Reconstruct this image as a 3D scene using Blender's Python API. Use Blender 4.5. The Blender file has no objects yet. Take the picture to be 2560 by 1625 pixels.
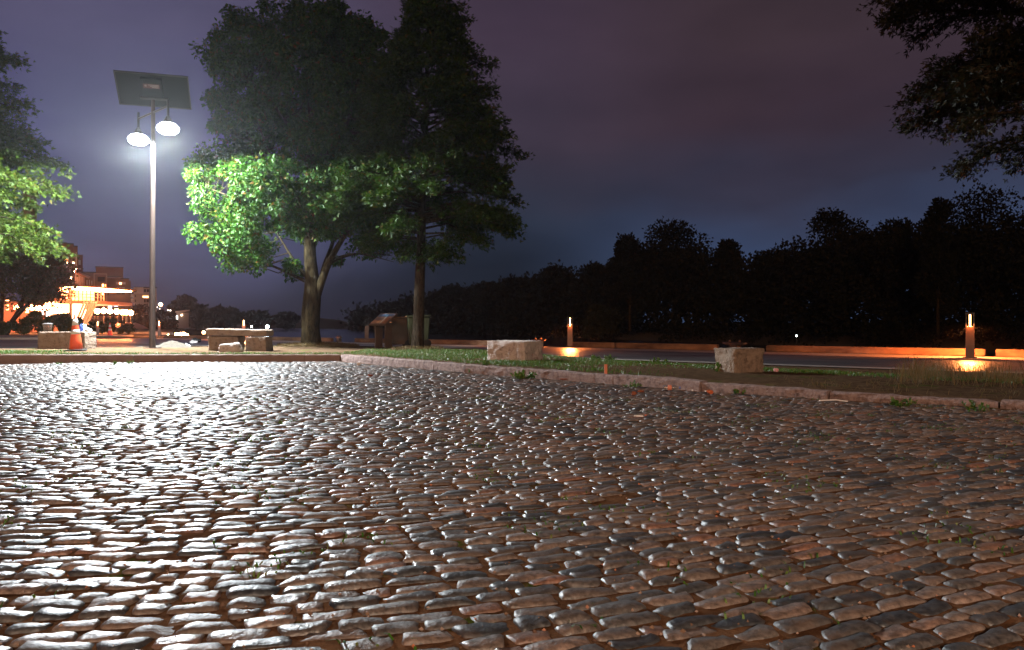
HAZE = 0.00026
import bpy, bmesh, math, random
import numpy as np
from mathutils import Vector, Matrix, noise as mnoise

random.seed(7)
rng = np.random.default_rng(11)
R = math.radians
scene = bpy.context.scene
COL = scene.collection
F, HC, CX, CY = 1900.0, 0.84, 1280.0, 812.5      # focal length (px of the photo), eye height, image centre

def G(px, py, z=0.0):
    """ground point under a pixel, at height z"""
    Y = F * (HC - z) / (py - CY)
    return (px - CX) / F * Y, Y

def at(px, py, Y):
    return Vector(((px - CX) / F * Y, Y, HC - (py - CY) / F * Y))

# ------------------------------------------------------------------ materials
def _n(nt, t, **kw):
    n = nt.nodes.new(t)
    for k, v in kw.items():
        setattr(n, k, v)
    return n

def ramp(nt, fac, stops, interp='LINEAR'):
    r = _n(nt, 'ShaderNodeValToRGB')
    r.color_ramp.interpolation = interp
    el = r.color_ramp.elements
    while len(el) < len(stops):
        el.new(0.5)
    for e, (p, c) in zip(el, stops):
        e.position = p
        e.color = (c[0], c[1], c[2], 1)
    nt.links.new(fac, r.inputs[0])
    return r.outputs[0]

def mat(name, c1, c2=None, scale=4.0, rough=0.8, rough2=None, bump=0.0, bscale=40.0, metallic=0.0,
        emis=None, estr=0.0, spec=0.5, c3=None, detail=6.0, stretch=None, alpha=None, trans=0.0):
    m = bpy.data.materials.new(name)
    m.use_nodes = True
    nt = m.node_tree
    b = nt.nodes['Principled BSDF']
    b.inputs['Roughness'].default_value = rough
    b.inputs['Metallic'].default_value = metallic
    b.inputs['Specular IOR Level'].default_value = spec
    b.inputs['Transmission Weight'].default_value = trans
    b.inputs['Base Color'].default_value = (*c1, 1)
    tc = _n(nt, 'ShaderNodeTexCoord')
    src = tc.outputs['Object']
    if stretch:
        mp = _n(nt, 'ShaderNodeMapping')
        mp.inputs['Scale'].default_value = stretch
        nt.links.new(src, mp.inputs[0])
        src = mp.outputs[0]
    if c2 is not None:
        nz = _n(nt, 'ShaderNodeTexNoise')
        nz.inputs['Scale'].default_value = scale
        nz.inputs['Detail'].default_value = detail
        nz.inputs['Roughness'].default_value = 0.65
        nt.links.new(src, nz.inputs['Vector'])
        st = [(0.32, c1), (0.68, c2)] if c3 is None else [(0.3, c1), (0.5, c2), (0.7, c3)]
        nt.links.new(ramp(nt, nz.outputs['Fac'], st), b.inputs['Base Color'])
        if rough2 is not None:
            mr = _n(nt, 'ShaderNodeMapRange')
            mr.inputs[1].default_value = .35; mr.inputs[2].default_value = .65
            mr.inputs[3].default_value = rough; mr.inputs[4].default_value = rough2
            nt.links.new(nz.outputs['Fac'], mr.inputs[0])
            nt.links.new(mr.outputs[0], b.inputs['Roughness'])
    if bump:
        n2 = _n(nt, 'ShaderNodeTexNoise')
        n2.inputs['Scale'].default_value = bscale
        n2.inputs['Detail'].default_value = 5.0
        nt.links.new(src, n2.inputs['Vector'])
        bp = _n(nt, 'ShaderNodeBump')
        bp.inputs['Strength'].default_value = min(1.0, bump)
        bp.inputs['Distance'].default_value = 0.03
        nt.links.new(n2.outputs['Fac'], bp.inputs['Height'])
        nt.links.new(bp.outputs[0], b.inputs['Normal'])
    if emis is not None:
        b.inputs['Emission Color'].default_value = (*emis, 1)
        b.inputs['Emission Strength'].default_value = estr
    return m

def leaf_mat(name, stops, rough=0.45, transl=0.3, spec=0.5):
    m = bpy.data.materials.new(name)
    m.use_nodes = True
    nt = m.node_tree
    b = nt.nodes['Principled BSDF']
    out = nt.nodes['Material Output']
    geo = _n(nt, 'ShaderNodeNewGeometry')
    col = ramp(nt, geo.outputs['Random Per Island'], stops)
    nt.links.new(col, b.inputs['Base Color'])
    b.inputs['Roughness'].default_value = rough
    b.inputs['Specular IOR Level'].default_value = spec
    tr = _n(nt, 'ShaderNodeBsdfTranslucent')
    nt.links.new(col, tr.inputs[0])
    mx = _n(nt, 'ShaderNodeMixShader')
    mx.inputs[0].default_value = transl
    nt.links.new(b.outputs[0], mx.inputs[1])
    nt.links.new(tr.outputs[0], mx.inputs[2])
    nt.links.new(mx.outputs[0], out.inputs[0])
    return m

def glow(name, col, s):
    m = bpy.data.materials.new(name)
    m.use_nodes = True
    b = m.node_tree.nodes['Principled BSDF']
    b.inputs['Base Color'].default_value = (.02, .02, .02, 1)
    b.inputs['Emission Color'].default_value = (*col, 1)
    b.inputs['Emission Strength'].default_value = s
    return m

# ------------------------------------------------------------------ mesh building
class MB:
    def __init__(self, org=(0, 0, 0)):
        self.v, self.f, self.org = [], [], Vector(org)
    def add(self, vs, fs):
        o = len(self.v)
        self.v += [tuple(Vector(p) - self.org) for p in vs]
        self.f += [tuple(i + o for i in f) for f in fs]
    def box(self, c, s, rz=0.0, rx=0.0, ry=0.0, top=(1, 1)):
        M = Matrix.Translation(c) @ Matrix.Rotation(rz, 4, 'Z') @ Matrix.Rotation(ry, 4, 'Y') @ Matrix.Rotation(rx, 4, 'X')
        vs = []
        for z in (-.5, .5):
            k = (1, 1) if z < 0 else top
            for x, y in ((-.5, -.5), (.5, -.5), (.5, .5), (-.5, .5)):
                vs.append(M @ Vector((x * s[0] * k[0], y * s[1] * k[1], z * s[2])))
        self.add(vs, [(0, 3, 2, 1), (4, 5, 6, 7), (0, 1, 5, 4), (1, 2, 6, 5), (2, 3, 7, 6), (3, 0, 4, 7)])
        return self
    def box8(self, vs):
        self.add(vs, [(0, 3, 2, 1), (4, 5, 6, 7), (0, 1, 5, 4), (1, 2, 6, 5), (2, 3, 7, 6), (3, 0, 4, 7)])
        return self
    def tube(self, pts, rad, n=8, cap=True):
        pts = [Vector(p) for p in pts]
        if not hasattr(rad, '__len__'):
            rad = [rad] * len(pts)
        vs, fs = [], []
        ref = Vector((0.31, 0.95, 0.05)).normalized()
        for i, p in enumerate(pts):
            t = (pts[min(i + 1, len(pts) - 1)] - pts[max(i - 1, 0)])
            t = t.normalized() if t.length > 1e-9 else Vector((0, 0, 1))
            a = t.cross(ref)
            if a.length < .05:
                a = t.cross(Vector((1, 0, 0)))
            a.normalize()
            b = t.cross(a)
            for k in range(n):
                an = 2 * math.pi * k / n
                vs.append(p + (a * math.cos(an) + b * math.sin(an)) * rad[i])
        for i in range(len(pts) - 1):
            for k in range(n):
                k2 = (k + 1) % n
                fs.append((i * n + k, i * n + k2, (i + 1) * n + k2, (i + 1) * n + k))
        if cap:
            fs.append(tuple(range(n - 1, -1, -1)))
            fs.append(tuple((len(pts) - 1) * n + k for k in range(n)))
        self.add(vs, fs)
        return self
    def lathe(self, prof, c=(0, 0, 0), n=20):
        c = Vector(c)
        vs = [c + Vector((r * math.cos(2 * math.pi * k / n), r * math.sin(2 * math.pi * k / n), z)) for r, z in prof for k in range(n)]
        fs = [(i * n + k, i * n + (k + 1) % n, (i + 1) * n + (k + 1) % n, (i + 1) * n + k) for i in range(len(prof) - 1) for k in range(n)]
        fs.append(tuple(range(n - 1, -1, -1)))
        fs.append(tuple((len(prof) - 1) * n + k for k in range(n)))
        self.add(vs, fs)
        return self
    def prism(self, poly, z0, z1):
        n = len(poly)
        vs = [(x, y, z0) for x, y in poly] + [(x, y, z1) for x, y in poly]
        fs = [tuple(range(n - 1, -1, -1)), tuple(range(n, 2 * n))] + [(i, (i + 1) % n, n + (i + 1) % n, n + i) for i in range(n)]
        self.add(vs, fs)
        return self
    def sphere(self, c, r, n=12, m=8, s=(1, 1, 1)):
        prof = [(max(1e-4, r * math.sin(math.pi * i / m)), -r * math.cos(math.pi * i / m)) for i in range(m + 1)]
        c = Vector(c)
        vs = [c + Vector((p * math.cos(2 * math.pi * k / n) * s[0], p * math.sin(2 * math.pi * k / n) * s[1], z * s[2])) for p, z in prof for k in range(n)]
        fs = [(i * n + k, i * n + (k + 1) % n, (i + 1) * n + (k + 1) % n, (i + 1) * n + k) for i in range(m) for k in range(n)]
        self.add(vs, fs)
        return self
    def build(self, name, m, parent=None, smooth=False, bevel=0.0, segs=2):
        me = bpy.data.meshes.new(name)
        me.from_pydata(self.v, [], self.f)
        me.update()
        if smooth:
            me.polygons.foreach_set('use_smooth', [True] * len(me.polygons))
        me.materials.append(m)
        o = bpy.data.objects.new(name, me)
        COL.objects.link(o)
        if parent is not None:
            o.parent = parent
        elif self.org.length > 0:
            o.location = self.org
        if bevel:
            md = o.modifiers.new('edge', 'BEVEL')
            md.width = bevel; md.segments = segs; md.limit_method = 'ANGLE'
        return o

def np_mesh(name, verts, faces, m, parent=None, smooth=False, loc=None):
    """verts (N,3) float, faces (M,k) int with one k"""
    verts = np.ascontiguousarray(verts, dtype=np.float32)
    faces = np.ascontiguousarray(faces, dtype=np.int32)
    me = bpy.data.meshes.new(name)
    me.vertices.add(len(verts))
    me.vertices.foreach_set('co', verts.ravel())
    k = faces.shape[1]
    me.loops.add(faces.size)
    me.loops.foreach_set('vertex_index', faces.ravel())
    me.polygons.add(len(faces))
    me.polygons.foreach_set('loop_start', np.arange(0, faces.size, k, dtype=np.int32))
    me.polygons.foreach_set('use_smooth', np.full(len(faces), smooth))
    me.update(calc_edges=True)
    me.validate()
    me.materials.append(m)
    o = bpy.data.objects.new(name, me)
    COL.objects.link(o)
    if parent is not None:
        o.parent = parent
    if loc is not None:
        o.location = loc
    return o

def tag(o, label=None, cat=None, group=None, kind=None):
    if label: o['label'] = label
    if cat: o['category'] = cat
    if group: o['group'] = group
    if kind: o['kind'] = kind
    return o

def thing(name, loc, label, cat, group=None, rz=0.0):
    o = bpy.data.objects.new(name, None)
    o.empty_display_size = 0.2
    o.location = loc
    o.rotation_euler = (0, 0, rz)
    COL.objects.link(o)
    return tag(o, label, cat, group)

def copy_thing(src, loc, label, rz=None, group=None, scale=None):
    c = src.copy()
    COL.objects.link(c)
    c.location = loc
    if rz is not None: c.rotation_euler = (0, 0, rz)
    if scale is not None: c.scale = scale
    c['label'] = label
    if group: c['group'] = group
    for ch in list(src.children):
        d = ch.copy(); COL.objects.link(d); d.parent = c
        for g in list(ch.children):
            e = g.copy(); COL.objects.link(e); e.parent = d
    return c

def rock(name, s, m, parent=None, seed=0, amp=0.02, n=14, fr=5.0, rnd=0.16, taper=1.0):
    """rough hewn block: a subdivided box, corners worn, faces chipped; origin at the base centre"""
    bm = bmesh.new()
    bmesh.ops.create_cube(bm, size=1.0)
    bmesh.ops.subdivide_edges(bm, edges=bm.edges[:], cuts=n, use_grid_fill=True)
    off = Vector((seed * 13.1, seed * 7.7, seed * 3.3))
    for v in bm.verts:
        p = v.co.copy()
        q = Vector([math.copysign(min(abs(c), .5), c) for c in p])
        l = max(abs(c) for c in q)
        k = sum((abs(c) / .5) ** 10 for c in q) ** (1 / 10)
        q = q.lerp(q / max(k, 1e-6), min(1, rnd * 5) if l > .499 else 0)
        w = Vector((q.x * s[0], q.y * s[1], q.z * s[2]))
        t = (q.z + .5)
        w.x *= 1 + (taper - 1) * t; w.y *= 1 + (taper - 1) * t
        d = mnoise.noise(w * fr + off) * .6 + mnoise.noise(w * fr * 2.7 + off) * .3 + mnoise.noise(w * fr * 7 + off) * .22
        nn = Vector((w.x / s[0], w.y / s[1], w.z / s[2]))
        big = max(range(3), key=lambda i: abs(nn[i]))
        dirv = Vector((0, 0, 0)); dirv[big] = math.copysign(1, nn[big])
        w += (dirv * .8 + nn * .4) * d * amp * (0.35 if big == 2 else 1)
        v.co = w + Vector((0, 0, s[2] / 2))
    me = bpy.data.meshes.new(name)
    bm.to_mesh(me); bm.free()
    me.polygons.foreach_set('use_smooth', [True] * len(me.polygons))
    me.materials.append(m)
    o = bpy.data.objects.new(name, me)
    COL.objects.link(o)
    if parent is not None: o.parent = parent
    return o
# ------------------------------------------------------------------ camera, world, sun
cam_d = bpy.data.cameras.new('camera')
cam_d.sensor_width = 36.0
cam_d.lens = F / 2560 * 36
cam_d.clip_start = 0.05
cam_d.clip_end = 5000
cam = bpy.data.objects.new('camera', cam_d)
cam.location = (0, 0, HC)
cam.rotation_euler = (R(90), 0, 0)
COL.objects.link(cam)
scene.camera = cam
scene.view_settings.view_transform = 'Standard'
scene.view_settings.look = 'None'
scene.view_settings.exposure = 0
scene.view_settings.gamma = 1
cy = scene.cycles
cy.use_denoising = True
cy.volume_bounces = 0
cy.max_bounces = 6
cy.diffuse_bounces = 2
cy.glossy_bounces = 3
cy.transparent_max_bounces = 8
cy.sample_clamp_indirect = 3.0
cy.sample_clamp_direct = 0.0
cy.use_light_tree = True
cy.caustics_reflective = False
cy.caustics_refractive = False

world = bpy.data.worlds.new('World')
scene.world = world
world.use_nodes = True
nt = world.node_tree
bg = nt.nodes['Background']
tc = _n(nt, 'ShaderNodeTexCoord')
sp = _n(nt, 'ShaderNodeSeparateXYZ')
nt.links.new(tc.outputs['Generated'], sp.inputs[0])
# slow cloud unevenness bends the bands of the overcast night sky
cn = _n(nt, 'ShaderNodeTexNoise')
cn.inputs['Scale'].default_value = 2.6
cn.inputs['Detail'].default_value = 4
cmap = _n(nt, 'ShaderNodeMapping')
cmap.inputs['Scale'].default_value = (1, 1, 2.6)
nt.links.new(tc.outputs['Generated'], cmap.inputs[0])
nt.links.new(cmap.outputs[0], cn.inputs['Vector'])
def math_node(op, a, b):
    n = _n(nt, 'ShaderNodeMath', operation=op)
    for i, q in enumerate((a, b)):
        if isinstance(q, (int, float)): n.inputs[i].default_value = q
        else: nt.links.new(q, n.inputs[i])
    return n.outputs[0]
warp = math_node('MULTIPLY', math_node('SUBTRACT', cn.outputs['Fac'], 0.5), 0.2)
elev = math_node('ADD', sp.outputs['Z'], warp)
lft = ramp(nt, elev, [(0.0, (.026, .022, .038)), (.05, (.038, .036, .066)), (.12, (.074, .076, .160)), (.22, (.076, .076, .172)), (.36, (.078, .070, .138)), (1, (.02, .018, .026))])
mid = ramp(nt, elev, [(0.0, (.009, .011, .017)), (.05, (.012, .017, .029)), (.12, (.024, .032, .056)), (.24, (.046, .036, .058)), (.36, (.056, .037, .062)), (1, (.02, .016, .02))])
rgt = ramp(nt, elev, [(0.0, (.045, .075, .155)), (.09, (.044, .066, .135)), (.16, (.034, .034, .060)), (.26, (.042, .027, .040)), (.36, (.047, .030, .040)), (1, (.02, .015, .017))])
def mixc(f, a, b):
    m = _n(nt, 'ShaderNodeMix', data_type='RGBA')
    nt.links.new(f, m.inputs[0]); nt.links.new(a, m.inputs[6]); nt.links.new(b, m.inputs[7])
    return m.outputs[2]
def mrange(v, a, b):
    m = _n(nt, 'ShaderNodeMapRange', interpolation_type='SMOOTHSTEP')
    m.inputs[1].default_value = a; m.inputs[2].default_value = b
    nt.links.new(v, m.inputs[0])
    return m.outputs[0]
c_ = mixc(mrange(sp.outputs['X'], -.42, -.02), lft, mid)
c_ = mixc(mrange(sp.outputs['X'], -.02, .28), c_, rgt)
# the half of the sky behind the viewer is plain dark overcast
dk = _n(nt, 'ShaderNodeRGB'); dk.outputs[0].default_value = (.030, .024, .026, 1)
c_ = mixc(mrange(sp.outputs['Y'], .35, -.1), c_, dk.outputs[0])
sky = _n(nt, 'ShaderNodeTexSky', sky_type='NISHITA')
sky.sun_disc = False
sky.sun_elevation = R(-4)
sky.sun_rotation = R(180)
add = _n(nt, 'ShaderNodeMix', data_type='RGBA', blend_type='ADD')
add.inputs[0].default_value = 0.02
cn2 = _n(nt, 'ShaderNodeTexNoise'); cn2.inputs['Scale'].default_value = 5.5; cn2.inputs['Detail'].default_value = 6
nt.links.new(cmap.outputs[0], cn2.inputs['Vector'])
cl = _n(nt, 'ShaderNodeMix', data_type='RGBA', blend_type='MULTIPLY'); cl.inputs[0].default_value = 1
nt.links.new(c_, cl.inputs[6]); nt.links.new(ramp(nt, cn2.outputs['Fac'], [(.3, (.86, .87, .88)), (.7, (1.14, 1.13, 1.12))]), cl.inputs[7])
c_ = cl.outputs[2]
nt.links.new(c_, add.inputs[6]); nt.links.new(sky.outputs[0], add.inputs[7])
nt.links.new(add.outputs[2], bg.inputs[0])
bg.inputs[1].default_value = 1.0

sun_d = bpy.data.lights.new('sun', 'SUN')
sun_d.energy = SUN_E = 0.8
sun_d.angle = R(6)
sun_d.color = (1.0, 0.50, 0.28)
sun = bpy.data.objects.new('sun', sun_d)
COL.objects.link(sun)
sun.rotation_euler = (R(90 - 13), 0, R(-12))    # the town's glow, low behind the viewer

# ------------------------------------------------------------------ plan of the place
KERB = np.array([(-24, 12.6), (-10.8, 16.04), (-4.03, 17.8), (-.84, 13.35), (1.21, 11.35), (2.76, 9.53), (3.57, 8.72), (5.03, 7.47), (9, 4.3), (15, 0.0)])
KTOP_X = [-24, -10.8, -4.1, -3.9, -.84, 1.21, 2.76, 5.03, 15]
KTOP_Z = [.235, .22, .15, .15, .16, .118, .102, .08, .06]
QA, QB = np.array((12.2, 19.35)), np.array((-21.8, 47.35))
QD = (QB - QA) / np.linalg.norm(QB - QA)          # along the quay, towards the town
QN = np.array((-QD[1] if -QD[1] > 0 else QD[1], abs(QD[0])))   # out over the river
QN = np.array((0.636, 0.772))

def kerb_d(X, Y):
    """signed distance behind the kerb line (positive on the grass)"""
    X = np.asarray(X, float); Y = np.asarray(Y, float)
    best = np.full(X.shape, 1e9)
    for (x0, y0), (x1, y1) in zip(KERB[:-1], KERB[1:]):
        dx, dy = x1 - x0, y1 - y0
        t = np.clip(((X - x0) * dx + (Y - y0) * dy) / (dx * dx + dy * dy), 0, 1)
        best = np.minimum(best, np.hypot(X - x0 - t * dx, Y - y0 - t * dy))
    return np.where(Y > np.interp(X, KERB[:, 0], KERB[:, 1]), best, -best)

def sstep(a, b, x):
    t = np.clip((x - a) / (b - a), 0, 1)
    return t * t * (3 - 2 * t)

_ph = rng.uniform(0, 6.28, 40)
def bumps(X, Y, s=1.0):
    r = np.zeros(np.shape(X))
    for i, (fx, fy) in enumerate(((1.1, .4), (-.7, 1.3), (2.1, 1.7), (-2.6, 1.1), (3.9, -3.1), (4.4, 4.0), (-7.3, 5.1), (6.1, 8.2))):
        r += np.sin(X * fx * s + Y * fy * s + _ph[i]) / (1 + abs(fx))
    return r / 3

TREE_A = (-6.02, 23.6)
TREE_B = (-2.72, 22.0)
LAMP = (-9.70, 20.5)
def land(X, Y):
    X = np.asarray(X, float); Y = np.asarray(Y, float)
    d = kerb_d(X, Y)
    kt = np.interp(X, KTOP_X, KTOP_Z) - .012
    pe_ = np.interp(X, [-14, -10, -6, -3, 0, 3], [4.6, 5.8, 7.4, 6.0, 4.2, 3.3])
    z = kt + (0.03 - kt) * sstep(pe_, pe_ + 1.5, d)
    z = z + .09 * np.exp(-((X - TREE_A[0]) ** 2 + (Y - TREE_A[1]) ** 2) / 1.3) + .045 * np.exp(-((X - TREE_B[0]) ** 2 + (Y - TREE_B[1]) ** 2) / .35)
    z = z + .03 * np.exp(-((X - LAMP[0]) ** 2 + (Y - LAMP[1]) ** 2) / .8)
    z = z + bumps(X, Y) * .022 * (1 - sstep(pe_, pe_ + 1.4, d)) * sstep(.1, .7, d)
    return np.where(d < .13, -.25, z)
def lz(x, y):
    return float(land(np.array([x]), np.array([y]))[0])

# ------------------------------------------------------------------ ground materials
def ground_mat(name, dirt1, dirt2, green, gscale, lo, hi, rough=.9, bump=.6, bscale=45):
    m = bpy.data.materials.new(name)
    m.use_nodes = True
    nt = m.node_tree
    b = nt.nodes['Principled BSDF']
    tc = _n(nt, 'ShaderNodeTexCoord')
    def noise(s, d=6):
        n = _n(nt, 'ShaderNodeTexNoise'); n.inputs['Scale'].default_value = s; n.inputs['Detail'].default_value = d
        n.inputs['Roughness'].default_value = .7
        nt.links.new(tc.outputs['Object'], n.inputs['Vector'])
        return n.outputs['Fac']
    base = ramp(nt, noise(9), [(.35, dirt1), (.65, dirt2)])
    f = ramp(nt, noise(gscale), [(lo, (0, 0, 0)), (hi, (1, 1, 1))])
    mx = _n(nt, 'ShaderNodeMix', data_type='RGBA')
    nt.links.new(f, mx.inputs[0]); nt.links.new(base, mx.inputs[6])
    gr = ramp(nt, noise(30), [(.35, green), (.7, tuple(c * 1.9 for c in green))])
    nt.links.new(gr, mx.inputs[7])
    nt.links.new(mx.outputs[2], b.inputs['Base Color'])
    b.inputs['Roughness'].default_value = rough
    b.inputs['Specular IOR Level'].default_value = 0
    bp = _n(nt, 'ShaderNodeBump'); bp.inputs['Strength'].default_value = bump; bp.inputs['Distance'].default_value = .02
    nt.links.new(noise(bscale, 8), bp.inputs['Height'])
    nt.links.new(bp.outputs[0], b.inputs['Normal'])
    return m

M_land = ground_mat('earth', (.05, .030, .018), (.14, .09, .055), (.04, .06, .010), 1.3, .58, .70)
M_joint = ground_mat('joint_dirt', (.07, .034, .018), (.19, .095, .05), (.035, .055, .008), 3.2, .60, .66, bscale=90)
M_bank = mat('far_earth', (.02, .02, .012), (.035, .03, .018), scale=.3, rough=1)

# ---- land: one fine sheet near the viewer, cut off at the quay, and one far sheet
xs = np.concatenate([np.linspace(-120, -27, 24)[:-1], np.linspace(-27, 17, 200)[:-1], np.linspace(17, 60, 14)])
ys = np.concatenate([np.linspace(-14, -1, 8)[:-1], np.linspace(-1, 30, 150)[:-1], np.linspace(30, 130, 50)])
XX, YY = np.meshgrid(xs, ys)
ZZ = land(XX, YY)
V = np.stack([XX, YY, ZZ], -1).reshape(-1, 3)
nx, ny = len(xs), len(ys)
idx = np.arange(nx * ny).reshape(ny, nx)
FQ = np.stack([idx[:-1, :-1], idx[:-1, 1:], idx[1:, 1:], idx[1:, :-1]], -1).reshape(-1, 4)
ground = np_mesh('ground', V, FQ, M_land, smooth=True)
bm = bmesh.new(); bm.from_mesh(ground.data)
bmesh.ops.bisect_plane(bm, geom=bm.verts[:] + bm.edges[:] + bm.faces[:], plane_co=(QA[0], QA[1], 0), plane_no=(QN[0], QN[1], 0), clear_outer=True)
bm.to_mesh(ground.data); bm.free()
tag(ground, kind='structure')
def sheet(name, poly, z, m, kind='structure'):
    me = bpy.data.meshes.new(name)
    me.from_pydata([(x, y, z if not callable(z) else z(x, y)) for x, y in poly], [], [tuple(range(len(poly)))])
    me.update(); me.materials.append(m)
    o = bpy.data.objects.new(name, me); COL.objects.link(o)
    return tag(o, kind=kind)
k = (-120 - QA[0]) / QD[0]
e = QA + QD * k
sheet('riverbank', [(-21.8, 47.35), (-62, 140), (-112, 300), (-160, 470), (-480, 470), (-480, 100), (-120, float(e[1]))], .026, M_bank)

# ---- river
M_water = mat('river_water', (.004, .010, .012), rough=.16, bump=.25, bscale=1.6, stretch=(1, .5, 1), spec=.5)
sheet('river', [(-480, 5), (490, 5), (490, 490), (-480, 490)], -1.4, M_water)
# far bank: a low wooded rise
FB = [(85, 30), (52, 50), (40, 62), (26, 95), (6, 150), (-18, 200), (-66, 330), (-86, 400), (-120, 480)]
v = []; f = []
for i, (x, y) in enumerate(FB):
    v += [(x - 1.5, y - 1.5, -1.6), (x + 1.5, y + 1.5, -.4), (x + 16, y + 12, 1.2), (480, y + 25, 3.0 if i < 8 else 4)]
    if i:
        b0 = (i - 1) * 4
        f += [(b0 + j, b0 + j + 1, b0 + j + 5, b0 + j + 4) for j in range(3)]
me = bpy.data.meshes.new('far_bank'); me.from_pydata(v, [], f); me.update(); me.materials.append(M_bank)
o = bpy.data.objects.new('far_bank', me); COL.objects.link(o); tag(o, kind='structure')
# distant low hills upstream, left of the river's vanishing point
M_hill = mat('hill_woods', (.020, .022, .012), (.04, .04, .025), scale=.06, rough=1, bump=1, bscale=.3)
def hill(name, pts, Y, dY):
    v, f = [], []
    for i, (px, py) in enumerate(pts):
        p = at(px, py, Y)
        hz = p.z
        v += [(p.x, Y - dY, -1.0), (p.x, Y - dY * .35, hz * .75), (p.x, Y, hz), (p.x, Y + dY, -1.0)]
        if i:
            b0 = (i - 1) * 4
            f += [(b0 + j, b0 + j + 1, b0 + j + 5, b0 + j + 4) for j in range(3)]
    me = bpy.data.meshes.new(name); me.from_pydata(v, [], f); me.update(); me.materials.append(M_hill)
    me.polygons.foreach_set('use_smooth', [True] * len(me.polygons))
    o = bpy.data.objects.new(name, me); COL.objects.link(o); tag(o, kind='structure')
hill('hills', [(200, 790), (330, 784), (400, 780), (440, 778), (500, 778), (560, 783), (600, 784), (660, 788), (720, 793), (800, 795), (850, 800), (880, 808)], 440, 22)

# ---- quay wall, path, road and pavement on the land
def band(d0, d1, t0, t1, z, n=1):
    """strip parallel to the quay; d = metres back from the edge, t = metres along from QA"""
    ts = np.linspace(t0, t1, n + 1)
    return [tuple(QA + QD * t - QN * d0) for t in ts] + [tuple(QA + QD * t - QN * d1) for t in ts[::-1]]
M_conc = mat('path_concrete', (.24, .19, .16), (.36, .30, .25), scale=1.2, rough=.45, rough2=.3, bump=.10, bscale=120)
M_asph = mat('wet_asphalt', (.028, .026, .025), (.05, .046, .043), scale=.8, rough=.42, rough2=.28, bump=.12, bscale=150)
M_strip = mat('path_edging', (.20, .17, .15), (.27, .23, .20), scale=2, rough=.6, rough2=.45, bump=.1, bscale=100)
sheet('footpath', band(.28, 2.2, -16, 43.5, 0), .042, M_conc)
sheet('footpath_asphalt', band(2.2, 7.3, -16, 43.5, 0), .038, M_asph)
sheet('footpath_edging', band(7.3, 7.75, -16, 43.5, 0), .046, M_strip)
M_road = mat('road_asphalt', (.025, .022, .022), (.06, .05, .045), scale=.6, rough=.6, rough2=.4, bump=.3, bscale=60)
sheet('road', [(-70, 21), (-27, 21), (-15.5, 24.6), (-11.5, 30), (-19.5, 36.5), (-24, 41.8), (-70, 41.8)], .034, M_road)
sw = MB(); sw.box((-48, 47, .06), (44, 10.4, .18)); o = sw.build('pavement', M_strip, bevel=.02); tag(o, kind='structure')
qw = MB()
a = QA - QD * 60; b = QB
L = np.linalg.norm(b - a)
c = (a + b) / 2 - QN * .16
qw.box((c[0], c[1], -1.0), (L, .3, 2.06), rz=math.atan2(QD[1], QD[0]))
o = qw.build('quay_wall', M_conc); tag(o, kind='structure')
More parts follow.
